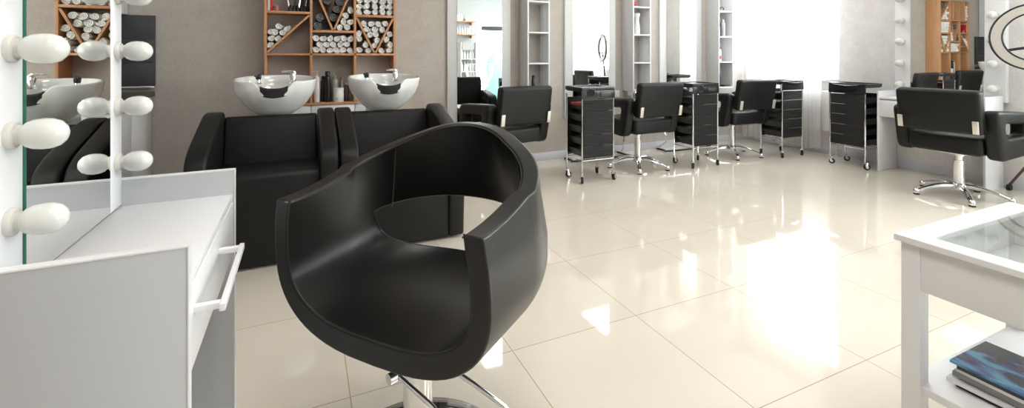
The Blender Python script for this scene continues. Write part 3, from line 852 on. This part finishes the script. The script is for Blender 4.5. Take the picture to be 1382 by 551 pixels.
for k in range(14):
    a = k*2.4; zz = .015+.007*k; r_ = .0345
    box(b, (r_*math.cos(a), r_*math.sin(a), zz), (.006, .012, .006), rz=a)
obj('pattern', b, GREYP, v)
t = thing('hair_dryer', 'red hair dryer on the top shelf of the middle unit', 'hair dryer', (3.53, 4.40, zb[3]))
b = B(); lathe(b, [(0, -.05), (.022, -.05), (.030, -.03), (.030, .02), (.02, .06), (.018, .06)], 14, (0, 0, .035), '-Y'); obj('body', b, RED, t)
b = B(); tube(b, [(0, .02, .04), (.03, .03, .10)], [.014, .010], 8); obj('handle', b, RED, t)
bottle((4.925, 4.40, zb[2]), .023, .26, BLACKP, .8, BLACKP, 'black spray can on the window side shelf unit')
bottle((4.975, 4.38, zb[2]), .026, .20, GREYP, .6, STEEL, 'grey and steel can beside the black spray can')
bottle((4.893, 4.37, zb[2]), .014, .11, BLUEP, .8, WHITEP, 'small blue bottle left of the black spray can')
bottle((4.895, 4.36, zb[1]), .019, .13, WHITEP, .9, WHITEP, 'white bottle with a red band in the window side shelf unit')
bottle((4.950, 4.40, zb[1]), .013, .17, WHITEP, .8, BLACKP, 'slim white bottle with a black cap in the window side unit')
b = B(); lathe(b, [(.0195, .03), (.0198, .03), (.0198, .075), (.0195, .075)], 18); o = obj('red_band', b, RED); 
for c_ in bpy.data.objects:
    if c_.get('label', '').startswith('white bottle with a red band'): o.parent = c_
bottle((4.905, 4.38, zb[0]), .026, .24, BLACKM, .9, BLACKM, 'tall black bottle on the lowest shelf by the window')
o = boxy('flat_tray', (5.01, 4.40, zb[0]), (.12, .12, .02), BLACKM, 'flat black tray on the bottom board by the window', 'tray')
t = thing('hair_clip', 'dark hair clip on the top shelf near the window', 'hair clip', (4.92, 4.36, zb[3]))
b = B(); tube(b, [(-.04, 0, .005), (-.02, 0, .03), (.03, 0, .05), (.05, 0, .02)], [.012, .016, .014, .006], 8, 3); obj('body', b, BLACKM, t)
# metal holder under the middle shelf unit
t = thing('dryer_holder', 'grey metal tool holder hanging under the middle shelf unit', 'holder', (3.60, 4.40, .735))
b = B(); ringprism(b, rpoly([(-.10, -.07), (.10, -.07), (.10, .10), (-.10, .10)], .02), rpoly([(-.09, -.06), (.09, -.06), (.09, .09), (-.09, .09)], .015), -.075, -.001, .002, plane='XY'); obj('rim', b, STEEL, t)
b = B()
for k in range(5): tube(b, [(-.08+.04*k, -.072, -.06), (-.08+.04*k, -.072, -.015)], .007, 8)
obj('slots', b, BLACKM, t)

# ------------------------------------------------------------------ styling chairs
def styling_chair(loc, rz, label):
    c = thing('styling_chair', label, 'chair', loc, rz, 'black styling chairs with padded arm loops')
    b = B(); box(b, (0, .0, .455), (.47, .50, .145), bev=.035, seg=5); obj('seat', b, LEATHER2, c)
    b = B(); box(b, (0, -.315, .725), (.535, .085, .335), rx=math.radians(9), bev=.028, seg=5); obj('backrest', b, LEATHER2, c)
    for s in (-1, 1):
        out = rpoly([(-.20, .36), (.26, .38), (.27, .71), (-.285, .745)], [.06, .06, .07, .07], 6)
        inn_ = rpoly([(-.125, .53), (.17, .53), (.17, .625), (-.155, .645)], [.03, .03, .04, .04], 6)
        b = B(); ringprism(b, out, inn_, s*.237, s*.335, .024, 4); obj('armrest', b, LEATHER2, c)
        b = B(); box(b, (s*.238, -.352, .615), (.036, .012, .098), rx=math.radians(9), bev=.003)
        for zz in (-.03, .03): lathe(b, [(0, 0), (.005, 0), (.005, .003), (0, .003)], 8, (s*.238, -.358-zz*.15, .615+zz), '-Y')
        obj('bracket', b, BRUSHED, c)
    b = B(); box(b, (0, 0, .372), (.20, .24, .022), bev=.004); tube(b, [(-.04, -.03, .368), (-.20, -.08, .362), (-.23, -.09, .360)], .006, 8); obj('seat_plate', b, STEEL, c)
    b = B(); lathe(b, [(.036, .085), (.036, .30), (.028, .302), (.028, .335), (.045, .337), (.045, .362), (0, .362)], 24); obj('column', b, CHROME, c)
    for k in range(5):
        a = math.radians(90+72*k)
        b = B(); d = Vector((math.cos(a), math.sin(a), 0)); sd = Vector((-math.sin(a), math.cos(a), 0))
        rows = []
        for q in range(9):
            f = q/8; R_ = .02+.28*f; w_ = .026-.010*f; zt_ = .092-.055*f**1.6+.012*math.sin(f*PI); h_ = .030-.012*f
            P = d*R_
            rows.append([b.verts.new(P+sd*(w_*uu)+Vector((0, 0, zt_+h_*vv))) for uu, vv in ((-1, -.5), (-.8, .2), (-.3, .5), (.3, .5), (.8, .2), (1, -.5))])
        for r0, r1 in zip(rows, rows[1:]):
            for u in range(6): b.faces.new((r0[u], r0[(u+1) % 6], r1[(u+1) % 6], r1[u]))
        b.faces.new(rows[0]); b.faces.new(rows[-1][::-1])
        lg = obj('base_leg', b, CHROME, c)
        b = B(); lathe(b, [(0, .012), (.020, .012), (.024, .020), (.023, .038), (.014, .050), (0, .052)], 14, d*.30); obj('foot_cap', b, CHROME, lg)
        b = B(); lathe(b, [(0, 0), (.018, 0), (.021, .003), (.021, .012), (0, .012)], 14, d*.30); obj('glide', b, RUBBER, lg)
    b = B(); lathe(b, [(.03, .055), (.047, .062), (.047, .095), (.038, .110), (.036, .112), (0, .112)], 24); obj('hub', b, CHROME, c)
    return c
c1 = styling_chair((1.68, 3.90, 0), math.radians(9), 'black styling chair before the first tall mirror, its base hidden by the tub chair')
dup(c1, (3.15, 3.84, 0), math.radians(0), 'black styling chair between the two nearest tall trolleys')
dup(c1, (4.545, 3.87, 0), math.radians(-3), 'black styling chair in front of the shelf unit nearest the window')
dup(c1, (4.895, 1.965, 0), math.radians(-90), 'black styling chair facing the white makeup desk with bulb mirror')

# ------------------------------------------------------------------ trolleys
def trolley(loc, rz, label, variant=0):
    t = thing('salon_trolley', label, 'trolley', loc, rz, 'tall black drawer trolleys')
    hw, hd = .17, .132
    for sx in (-1, 1):
        for sy in (-1, 1):
            b = B(); tube(b, [(sx*hw, sy*hd, .085), (sx*hw, sy*hd, .868 if sy < 0 else .80)], .0075, 10); p = obj('post', b, CHROME, t)
            cs = bmesh.new(); ang = random.uniform(-.6, .6)+(PI*.15)
            R = Matrix.Translation((sx*hw, sy*hd, 0)) @ Matrix.Rotation(ang, 4, 'Z')
            ox_ = .016
            tt = bmesh.new(); lathe(tt, [(.012, -.011), (.026, -.011), (.0285, -.007), (.0285, .007), (.026, .011), (.012, .011)], 22, (0, 0, 0), 'Y'); merge(cs, tt, R @ Matrix.Translation((ox_, 0, .0285)))
            w_ = obj('caster', cs, RUBBER, t)
            cs = bmesh.new()
            tt = bmesh.new(); lathe(tt, [(0, -.0135), (.013, -.0135), (.013, .0135), (0, .0135)], 14, (0, 0, 0), 'Y'); merge(cs, tt, R @ Matrix.Translation((ox_, 0, .0285)))
            tt = bmesh.new(); box(tt, (.008, -.0165, .05), (.022, .003, .048), bev=.001); box(tt, (.008, .0165, .05), (.022, .003, .048), bev=.001); box(tt, (.004, 0, .072), (.034, .036, .008), bev=.002); lathe(tt, [(0, .07), (.011, .07), (.011, .09), (0, .09)], 12); merge(cs, tt, R)
            obj('fork', cs, STEEL, w_)
    b = B()
    for sy in (-1, 1): tube(b, [(-hw, sy*hd, .205), (hw, sy*hd, .205)], .004, 6)
    for sx in (-1, 1): tube(b, [(sx*hw, -hd, .205), (sx*hw, hd, .205)], .004, 6)
    obj('rail', b, CHROME, t)
    fy = -hd-.004
    for k in range(5):
        z0 = .225+k*.1065; h = .1015
        # ribbed front
        pts = []; n = 9
        for i in range(n):
            za = z0+h*i/n; zc = z0+h*(i+.5)/n
            pts += [(fy, za), (fy-.005, zc)]
        pts += [(fy, z0+h), (fy+.012, z0+h), (fy+.012, z0)]
        b = B(); prism(b, pts, -hw+.011, hw-.011, 'YZ'); dr = obj('drawer', b, BLACKM, t, ang=20)
        # tapered bin with open top behind the front
        b = B(); wv = .010
        def bin_ring(s, z): return [(-(hw-.012)*s, fy+.012, z), ((hw-.012)*s, fy+.012, z), ((hw-.012)*s, hd-.005-.03*(1-s)*6, z), (-(hw-.012)*s, hd-.005-.03*(1-s)*6, z)]
        Rr = [[b.verts.new(p) for p in bin_ring(s, z)] for s, z in ((1.0, z0+.072), (.985, z0+.068), (.90, z0+.012), (.86, z0+.006), (.84, z0+.010), (.93, z0+.064))]
        for r0, r1 in zip(Rr, Rr[1:]):
            for u in range(4): b.faces.new((r0[u], r0[(u+1) % 4], r1[(u+1) % 4], r1[u]))
        b.faces.new(Rr[3][::-1])
        for u in range(4): b.faces.new((Rr[0][u], Rr[0][(u+1) % 4], Rr[5][(u+1) % 4], Rr[5][u]))
        obj('bin', b, BLACKP, dr)
    b = B(); bx(b, -hw-.006, hw+.006, hd-.004, hd+.002, .22, .762); obj('back_panel', b, BLACKM, t)
    # top tray
    zt_ = .762; hT = .106
    b = B()
    ringprism(b, rpoly([(-hw-.012, -hd-.012), (hw+.012, -hd-.012), (hw+.012, hd+.012), (-hw-.012, hd+.012)], .012), rpoly([(-hw+.004, -hd+.022), (hw-.004, -hd+.022), (hw-.004, hd-.002), (-hw+.004, hd-.002)], .010), zt_+.070, zt_+hT, .003, 2, 'XY')
    bx(b, -hw, hw, -hd+.02, hd, zt_+.062, zt_+.070)
    obj('top_tray', b, BLACKP, t)
    fy2 = -hd-.012
    if variant == 0:
        b = B(); bx(b, -hw-.010, hw+.010, fy2, fy2+.010, zt_, zt_+.075, .002)
        # ring holder, slots
        c0 = Vector((-.085, fy2-.002, zt_+.052))
        tube(b, [c0+Vector((.038*math.cos(2*PI*i/28), 0, .038*math.sin(2*PI*i/28))) for i in range(28)], .006, 8, closed=True)
        obj('front_panel', b, BLACKP, t)
        b = B(); lathe(b, [(0, 0), (.033, 0), (.033, .002), (0, .002)], 24, c0, '-Y')
        for i in range(5): lathe(b, [(0, 0), (.0085, 0), (.0085, .0015), (0, .0015)], 12, (-.022+.037*i, fy2, zt_+.084), '-Y')
        bx(b, -.034, -.020, fy2-.0015, fy2, zt_+.018, zt_+.060)
        obj('holder_hole', b, M('hole black', (.003, .003, .003), .8), t)
        b = B(); box(b, (.075, fy2-.004, zt_+.040), (.115, .010, .036), bev=.003); obj('lid_slot', b, M('slot grey', (.05, .05, .05), .35), t)
    else:
        b = B(); bx(b, -hw-.010, hw+.010, fy2, fy2+.010, zt_, zt_+.075, .002)
        n = 24
        prof = [(.125*math.cos(PI*i/n), -.050*math.sin(PI*i/n)) for i in range(n+1)]
        t2 = [(p[0], zt_+.088+p[1]) for p in prof]
        prism(b, t2[::-1], fy2-.022, fy2, 'XZ', .004, 2)
        obj('front_bowl', b, BLACKP, t)
        b = B(); tube(b, [(-.13, fy2-.02, zt_+.092), (0, fy2-.030, zt_+.080), (.13, fy2-.02, zt_+.092)], .005, 8, 5); obj('front_lip', b, BLACKP, t)
    return t
t1 = trolley((2.448, 3.668, 0), 0, 'tall black drawer trolley with a red item in its top bin')
t2 = dup(t1, (3.783, 3.68, 0), 0, 'tall black drawer trolley behind the second styling chair, with round dryer hole')
t3 = trolley((5.075, 3.64, 0), 0, 'tall black drawer trolley standing before the curtained window', 1)
dup(t3, (5.285, 2.97, 0), math.radians(-90), 'tall black drawer trolley beside the radiator and the white makeup desk')
b = B(); box(b, (0, 0, 0), (.10, .17, .022), bev=.006); o = obj('red_case', b, RED); o.location = (2.335, 3.66, .225+4*.1065+.060); tag(o, 'red case lying in the top bin of the nearest trolley', 'case')
b = B(); box(b, (0, 0, .006), (.16, .10, .012), bev=.003); o = obj('steel_tray', b, STEEL); o.location = (2.46, 3.70, .832); tag(o, 'flat steel tray on top of the nearest trolley', 'tray')
b = B(); box(b, (0, 0, .004), (.20, .14, .03), bev=.008); o = obj('tool_case', b, BLACKP); o.location = (3.76, 3.70, .8435); tag(o, 'low black case on top of the trolley behind the second styling chair', 'case')

# footrests against the mirror wall
def footrest(loc, label):
    t = thing('wall_footrest', label, 'footrest', loc, 0, 'tubular footrests under the mirrors')
    b = B(); tube(b, [(-.36, .13, .014), (-.36, -.02, .014), (-.33, -.08, .014), (.33, -.08, .014), (.36, -.02, .014), (.36, .13, .014)], .011, 10, 3); obj('floor_loop', b, BLACKM, t)
    for s in (-1, 1):
        b = B(); tube(b, [(s*.40, .10, .02), (s*.33, -.03, .13), (s*.37, .04, .32), (s*.30, .09, .34)], .010, 10, 4); obj('leg', b, CHROME, t)
    b = B(); tube(b, [(-.31, .09, .34), (.31, .09, .34)], .010, 10); obj('foot_bar', b, CHROME, t)
    return t
f1 = footrest((3.02, 4.36, 0), 'chrome and black footrest on the floor under the middle tall mirror')
dup(f1, (4.32, 4.36, 0), 0, 'chrome and black footrest under the tall mirror nearest the window')
dup(f1, (1.66, 4.36, 0), 0, 'chrome and black footrest behind the first styling chair')
# wall sockets
def socket(loc, label):
    t = thing('wall_socket', label, 'socket', loc)
    b = B(); box(b, (0, -.005, 0), (.08, .010, .08), bev=.004); obj('plate', b, WHITEP, t)
    b = B(); lathe(b, [(.026, 0), (.026, .006), (.020, .006), (.019, .002), (0, .002)], 20, (0, -.010, 0), '-Y'); obj('socket_ring', b, WHITEP, t)
socket((3.40, YB, .70), 'white wall socket beside the middle shelf unit')

# ------------------------------------------------------------------ radiator
rd = thing('radiator', 'white ribbed radiator under the window behind the sheer curtain', 'radiator', (XR-.07, 3.86, .27))
for i in range(9):
    y = -.50+i*.125*.92
    b = B(); box(b, (0, y+.045, .24), (.085, .098, .47), bev=.018, seg=3)
    for s in (-.028, .0, .028): box(b, (-.044, y+.045+s, .24), (.008, .013, .42), bev=.003)
    obj('rib', b, RADIA, rd)
b = B(); lathe(b, [(0, 0), (.014, 0), (.014, .05), (.02, .052), (.02, .085), (0, .088)], 14, (0, -.52, .03), '-Y'); tube(b, [(0, -.55, .03), (0, -.55, -.255)], .009, 8); obj('valve', b, STEEL, rd)

# ------------------------------------------------------------------ right makeup desk and bulb mirror
D = thing('makeup_desk', 'white makeup desk with drawer against the right wall below the bulb mirror', 'desk', (5.43, 2.33, 0))
def db(name, x0, x1, y0, y1, z0, z1, mat=WHITE, par=None):
    b = B(); bx(b, x0-5.43, x1-5.43, y0-2.33, y1-2.33, z0, z1, .0015); return obj(name, b, mat, par or D)
dxf, dxb = 5.245, XR-.060
db('side_panel', dxf, dxb, 2.725, 2.743, 0, .80); db('side_panel', dxf, dxb, 1.93, 1.948, 0, .80)
db('desk_top', dxf+.005, dxb, 1.948, 2.725, .722, .740)
db('drawer_box', dxf+.03, dxb-.02, 1.96, 2.71, .56, .722)
d1 = db('drawer', dxf+.006, dxf+.026, 1.951, 2.722, .548, .712)
b = B(); box(b, (dxf-.024-5.43, 0, .63), (.010, .29, .012), bev=.002)
for s in (-.13, .13): box(b, (dxf-.008-5.43, s, .63), (.036, .012, .010), bev=.002)
obj('handle', b, WHITE, d1)
mr = thing('bulb_mirror', 'large white framed bulb mirror on the right wall above the makeup desk', 'mirror', (XR, 2.33, .74))
mrx = XR-.045
def mb_(name, x0, x1, y0, y1, z0, z1, mat, **k):
    b = B(); bx(b, x0-XR, x1-XR, y0-2.33, y1-2.33, z0-.74, z1-.74, .001 if mat is not MIRROR else 0); return obj(name, b, mat, mr, **k)
mb_('backing_board', mrx+.004, XR-.002, 1.915, 2.745, .742, 1.90, WHITEM)
mb_('frame', mrx-.012, mrx+.004, 2.612, 2.745, .742, 1.90, WHITE); mb_('frame', mrx-.012, mrx+.004, 1.915, 2.055, .742, 1.90, WHITE)
mb_('frame', mrx-.012, mrx+.004, 2.055, 2.612, 1.735, 1.90, WHITE)
mg = mb_('mirror_glass', mrx-.004, mrx+.003, 2.056, 2.611, .742, 1.734, MIRROR, smooth=False); mg.location.x = -.006; mg.rotation_euler = (0, math.radians(-.25), math.radians(.5))
for zb_ in (.862, 1.079, 1.296, 1.513, 1.730):
    for yb in (2.678, 1.985): bulb(mr, (mrx-.012-XR, yb-2.33, zb_-.74), 1.45, -1)
for yb in (2.20, 2.47): bulb(mr, (mrx-.012-XR, yb-2.33, 1.82-.74), 1.45, -1)

# ------------------------------------------------------------------ ring hair processor on its tripod
RG_ = thing('ring_hair_processor', 'ring shaped hair processor with black rims on a tripod behind the right chair', 'hair processor', (5.25, 1.55, 0))
nrm = Vector((5.23, 1.59, 0)).normalized(); side = Vector((nrm.y, -nrm.x, 0)); zc_ = 1.30
cpos = Vector((-.03, .02, zc_))-side*.045
def circ(r, off, n=64): return [cpos+nrm*off+side*(r*math.cos(2*PI*i/n))+Vector((0, 0, r*math.sin(2*PI*i/n))) for i in range(n)]
b = B(); rr = []
for r_, o_ in ((.197, -.018), (.255, -.018), (.258, .0), (.255, .022), (.197, .022), (.194, 0)): rr.append([b.verts.new(p) for p in circ(r_, o_)])
for k in range(6):
    A, C = rr[k], rr[(k+1) % 6]
    for i in range(64): b.faces.new((A[i], A[(i+1) % 64], C[(i+1) % 64], C[i]))
obj('ring_body', b, CREAMRING, RG_)
b = B(); tube(b, circ(.262, -.012), .0075, 8, closed=True); obj('outer_rim', b, BLACKM, RG_)
b = B(); tube(b, circ(.192, -.012), .0075, 8, closed=True); obj('inner_rim', b, BLACKM, RG_)
b = B(); p0 = cpos-side*.185+Vector((0, 0, -.085)); tube(b, [cpos-side*.165+Vector((0, 0, -.105)), cpos-side*.04+Vector((0, 0, -.085)), cpos+side*.16+Vector((0, 0, -.10))], .011, 8, 4); obj('cross_bar', b, BLACKM, RG_)
b = B(); tube(b, [cpos+Vector((0, 0, -.085)), cpos+nrm*.03+Vector((0, 0, -.30)), (.06, .0, .80)], .014, 10, 4); obj('arm', b, BLACKM, RG_)
b = B(); tube(b, [(.06, 0, .82), (.06, 0, .42)], .016, 12); obj('pole', b, M('brown metal', (.12, .07, .05), .3, .6), RG_)
b = B(); box(b, (-.10, .02, 1.035), (.11, .05, .012), rz=-.4, bev=.004); tube(b, [(-.06, .01, 1.03), (.0, 0, 1.02)], .006, 6); obj('control_lever', b, BLACKM, RG_)
for dx, dy in ((.255, .325), (-.12, -.36), (.20, -.30)):
    b = B(); tube(b, [(.06, 0, .55), (dx, dy, .045)], .010, 8); lg = obj('leg', b, M('brown leg', (.13, .07, .05), .3, .5), RG_)
    b = B(); lathe(b, [(0, -.014), (.024, -.014), (.026, 0), (.024, .014), (0, .014)], 16, (dx, dy, .0265), 'Y'); obj('caster', b, RUBBER, lg)

# ------------------------------------------------------------------ glass topped table with magazines
TX, TY = 1.555, .770
TB = thing('glass_top_table', 'white table with glass inset top and a lower shelf holding magazines', 'table', (TX+.35, TY-.5, 0))
def tb(name, x0, x1, y0, y1, z0, z1, mat=WHITE, bev=.0015, par=None, **k):
    b = B(); bx(b, TX+x0-(TX+.35), TX+x1-(TX+.35), TY+y0-(TY-.5), TY+y1-(TY-.5), z0, z1, bev); return obj(name, b, mat, par or TB, **k)
W_, L_ = .70, 1.0; zt = .641
bord = .062
b = B(); ringprism(b, [(-.35, -.5), (.35, -.5), (.35, .5), (-.35, .5)], [(-.35+bord, -.5+bord), (.35-bord, -.5+bord), (.35-bord, .5-bord), (-.35+bord, .5-bord)], zt-.018, zt, .0015, 1, 'XY'); obj('table_top', b, WHITE, TB, ang=30)
tb('glass_pane', bord, W_-bord, -L_+bord, -bord, zt-.010, zt-.004, GLASS, 0, smooth=False)
for x in (.012, W_-.012-.045):
    for y in (-.012-.045, -L_+.012): tb('leg', x, x+.045, y, y+.045, 0, zt-.018)
for a in ((.016, .034, -L_+.057, -.057), (W_-.034, W_-.016, -L_+.057, -.057)): tb('apron', a[0], a[1], a[2], a[3], zt-.145, zt-.018)
for a in ((.057, W_-.057, -.034, -.016), (.057, W_-.057, -L_+.016, -L_+.034)): tb('apron', a[0], a[1], a[2], a[3], zt-.145, zt-.018)
tb('display_tray', .034, W_-.034, -L_+.034, -.034, zt-.14, zt-.125, WHITE)
tb('lower_shelf', .020, W_-.020, -L_+.020, -.020, .208, .230)
# things in the glass display
zd = zt-.125
def place(b, name, mat, label, cat, loc, rz=0):
    o = obj(name, b, mat); o.location = loc; o.rotation_euler = (0, 0, rz); return tag(o, label, cat)
b = B(); tube(b, [(-.12, -.03, .008), (-.09, .05, .010), (.0, .09, .012), (.10, .06, .01), (.13, -.05, .008)], .006, 8, 6)
place(b, 'cable', GREYP, 'grey cable curving inside the glass topped table', 'cable', (TX+.33, TY-.22, zd))
b = B(); tube(b, [(-.10, -.05, .008), (-.05, .03, .010), (.03, .05, .012), (.10, .0, .01)], .006, 8, 6)
place(b, 'cable', STEEL, 'shiny shorter cable loop inside the glass topped table', 'cable', (TX+.44, TY-.30, zd))
hc = thing('hair_clipper', 'black hair clipper with a red stripe inside the glass topped table', 'hair clipper', (TX+.29, TY-.33, zd), math.radians(35))
b = B(); box(b, (0, 0, .022), (.19, .055, .042), bev=.018, seg=4); obj('body', b, BLACKP, hc)
b = B(); box(b, (.02, 0, .0435), (.10, .008, .003), bev=.001); obj('stripe', b, RED, hc)
b = B(); box(b, (.105, 0, .022), (.03, .045, .012), bev=.003); obj('blade', b, STEEL, hc)
b = B(); lathe(b, [(0, 0), (.035, 0), (.05, .02), (.052, .035), (.047, .035), (.04, .012), (0, .010)], 24); place(b, 'dish', WHITEP, 'small round white dish inside the glass topped table', 'dish', (TX+.17, TY-.33, zd))

def magazine(loc, rz, mat, label, t=.009, group=None, size=(.205, .285)):
    g = thing('magazine', label, 'magazine', loc, rz, group)
    b = B(); bx(b, .002, size[0]-.002, -size[1]+.002, -.002, .0008, t-.0008); obj('pages', b, PAPER, g, smooth=False)
    b = B(); bx(b, 0, size[0], -size[1], 0, t-.0008, t); bx(b, 0, size[0], -size[1], 0, 0, .0008); bx(b, 0, .0008, -size[1], 0, .0008, t-.0008)
    obj('cover', b, mat, g, smooth=False)
CB = M('black cover', (.012, .012, .013), .2, coat=.4); CW = M('white cover', (.78, .78, .77), .25, coat=.3); CGy = M('grey cover', (.2, .2, .2), .3)
z = .2301
for mat, dx, dy, t, rz, lab in ((CB, .022, -.012, .012, -.02, 'black magazine at the bottom of the stack on the table shelf'), (CW, .008, .004, .010, .03, 'white magazine second from the bottom of the stack'),
    (CW, .030, -.02, .008, -.01, 'thin white magazine in the middle of the stack'), (CGy, .016, -.006, .012, .015, 'thick dark grey magazine in the middle of the stack'),
    (CW, .022, -.012, .010, -.02, 'white magazine third from the top of the stack'), (CB, .018, -.015, .010, .0, 'black magazine just under the blue one')):
    magazine((TX+.085+dx, TY-.085+dy, z), rz, mat, lab, t); z += t
magazine((TX+.102, TY-.085, z), .0, cover_mat(), 'magazine with blue abstract cover on top of the stack', .007)
magazine((TX+.36, TY-.12, .2301), -.15, M('pale blue cover', (.45, .55, .75), .3), 'pale blue magazine lying beside the stack on the table shelf', .008)

# ------------------------------------------------------------------ things behind the camera that the first tall mirror shows
def rear_shelf(z, label):
    t = thing('bottle_shelf', label, 'shelf', (3.78, YF+.09, z))
    b = B(); bx(b, -.42, .42, -.088, .09, -.022, 0, .002); obj('board', b, ORANGE, t)
    for s in (-.25, .33):
        b = B(); bx(b, s-.012, s+.012, -.088, .05, -.10, -.022, .001); obj('bracket', b, ORANGE, t)
rear_shelf(2.07, 'upper orange wooden shelf of bottles seen in the first mirror'); rear_shelf(1.72, 'lower orange wooden shelf of bottles seen in the first mirror')
def mini(loc, h, label, group, r=.03):
    global _mini
    if '_mini' not in globals():
        b = B(); lathe(b, [(0, 0), (1, 0), (1, .62), (.5, .72), (.35, .76), (.35, 1), (0, 1)], 12); _mini = obj('bottle', b, WHITEP); o = _mini
    else: o = _mini.copy(); COL.objects.link(o)
    o.location = loc; o.scale = (r, r, h); tag(o, label, 'bottle', group)
random.seed(3)
for i in range(7): mini((3.44+.065*i, YF+.10, 2.07), .20+.05*random.random(), 'white bottle on the upper orange shelf in the mirror', 'bottles on the upper rear shelf')
for i in range(11): mini((3.42+.072*i, YF+.10, 1.72), .18+.06*random.random(), 'white bottle on the lower orange shelf in the mirror', 'bottles on the lower rear shelf', .026)
boxy('product_box', (4.02, YF+.10, 2.07), (.20, .10, .07), M('white red box', (.75, .5, .48), .4), 'pale box with red print on the upper orange shelf')
ds = thing('display_stand', 'white product display stand with poster seen in the first mirror', 'display stand', (3.95, YF+.2, 0))
b = B(); bx(b, -.22, -.20, -.15, .15, 0, 1.5); bx(b, .20, .22, -.15, .15, 0, 1.5); obj('upright', b, WHITE, ds)
for z in (.4, .74, 1.07): obj('shelf', one(bx, -.2, .2, -.15, .15, z-.02, z), WHITE, ds)
b = B(); bx(b, -.16, .16, .10, .11, 1.30, 1.50); obj('poster', b, GREYP, ds)
for z, lv in ((.74, 'lower'), (1.07, 'upper')):
    for i in range(5): mini((3.80+.075*i, YF+.24, z), .2+.08*random.random(), 'white bottle on the %s board of the display stand' % lv, 'bottles on the %s display board' % lv, .025)
rc = thing('rattan_chair', 'white woven wire lounge chair seen in the first mirror', 'chair', (3.95, -1.75, 0), .5)
b = B()
for i in range(16):
    a = PI*(i/15); 
    tube(b, [(.12*math.cos(a), .10*math.sin(a)-.05, .42), (.30*math.cos(a), .28*math.sin(a), .60), (.36*math.cos(a), .34*math.sin(a)+.05, .95)], .006, 5, 3)
    tube(b, [(.12*math.cos(a), .10*math.sin(a)-.05, .42), (.30*math.cos(a+.3), .28*math.sin(a+.3), .62), (.36*math.cos(a+.55), .34*math.sin(a+.55)+.05, .95)], .006, 5, 3)
obj('woven_shell', b, WHITEP, rc)
b = B(); tube(b, [(.36*math.cos(PI*i/20), .34*math.sin(PI*i/20)+.05, .95) for i in range(21)], .010, 8); obj('rim', b, WHITEP, rc)
b = B(); box(b, (0, 0, .41), (.44, .42, .05), bev=.02); obj('seat', b, WHITEP, rc)
for sx in (-1, 1):
    for sy in (-1, 1): obj('leg', one(tube, [(sx*.15, sy*.15, .40), (sx*.22, sy*.22, 0)], .010, 8), STEEL, rc)
b = B(); prism(b, rpoly([(-.25, 0), (.25, 0), (.22, 1.0), (.05, 1.25), (-.18, 1.05)], .06), -.05, .05, 'XZ', .01); o = obj('teal_screen', b, TEAL); o.location = (4.62, -2.45, 0); tag(o, 'pale teal panel standing by the glass door in the mirror', 'panel')

# ------------------------------------------------------------------ light, world, camera
w = bpy.data.worlds.new('World'); SC.world = w; w.use_nodes = True
bg = w.node_tree.nodes['Background']; bg.inputs[0].default_value = (.93, .97, 1, 1); bg.inputs[1].default_value = 3.6
def area(name, loc, rot, sx, sy, power, col=(1, 1, 1)):
    l = bpy.data.lights.new(name, 'AREA'); l.shape = 'RECTANGLE'; l.size = sx; l.size_y = sy; l.energy = power; l.color = col
    o = bpy.data.objects.new(name, l); COL.objects.link(o); o.location = loc; o.rotation_euler = rot; return o
for i, (y0, y1, z0, z1) in enumerate((W1, W2, W3)):
    area('daylight', (XR+.35, (y0+y1)/2, (z0+z1)/2), (0, PI/2, 0), z1-z0, y1-y0, 52*(y1-y0), (.95, .98, 1))
area('daylight', (4.8, YF-.35, 1.1), (PI/2, 0, 0), .8, 1.9, 60, (.95, .98, 1))

cam = bpy.data.cameras.new('camera'); co = bpy.data.objects.new('camera', cam); COL.objects.link(co)
cam.sensor_width = 36; cam.lens = 36*626/1382; cam.shift_y = -(275.5-75)/1382; cam.clip_start = .02
co.location = (0, 0, 1.154); co.rotation_euler = (PI/2, 0, -math.radians(24.2))
SC.camera = co
SC.view_settings.view_transform = 'Standard'; SC.view_settings.look = 'None'; SC.view_settings.gamma = 1; SC.view_settings.exposure = .45
SC.view_settings.use_curve_mapping = False
SC.cycles.max_bounces = 8; SC.cycles.diffuse_bounces = 4; SC.cycles.glossy_bounces = 5; SC.cycles.transmission_bounces = 6; SC.cycles.transparent_max_bounces = 10
SC.cycles.caustics_reflective = False; SC.cycles.caustics_refractive = False; SC.cycles.sample_clamp_indirect = 6
SC.cycles.use_denoising = True
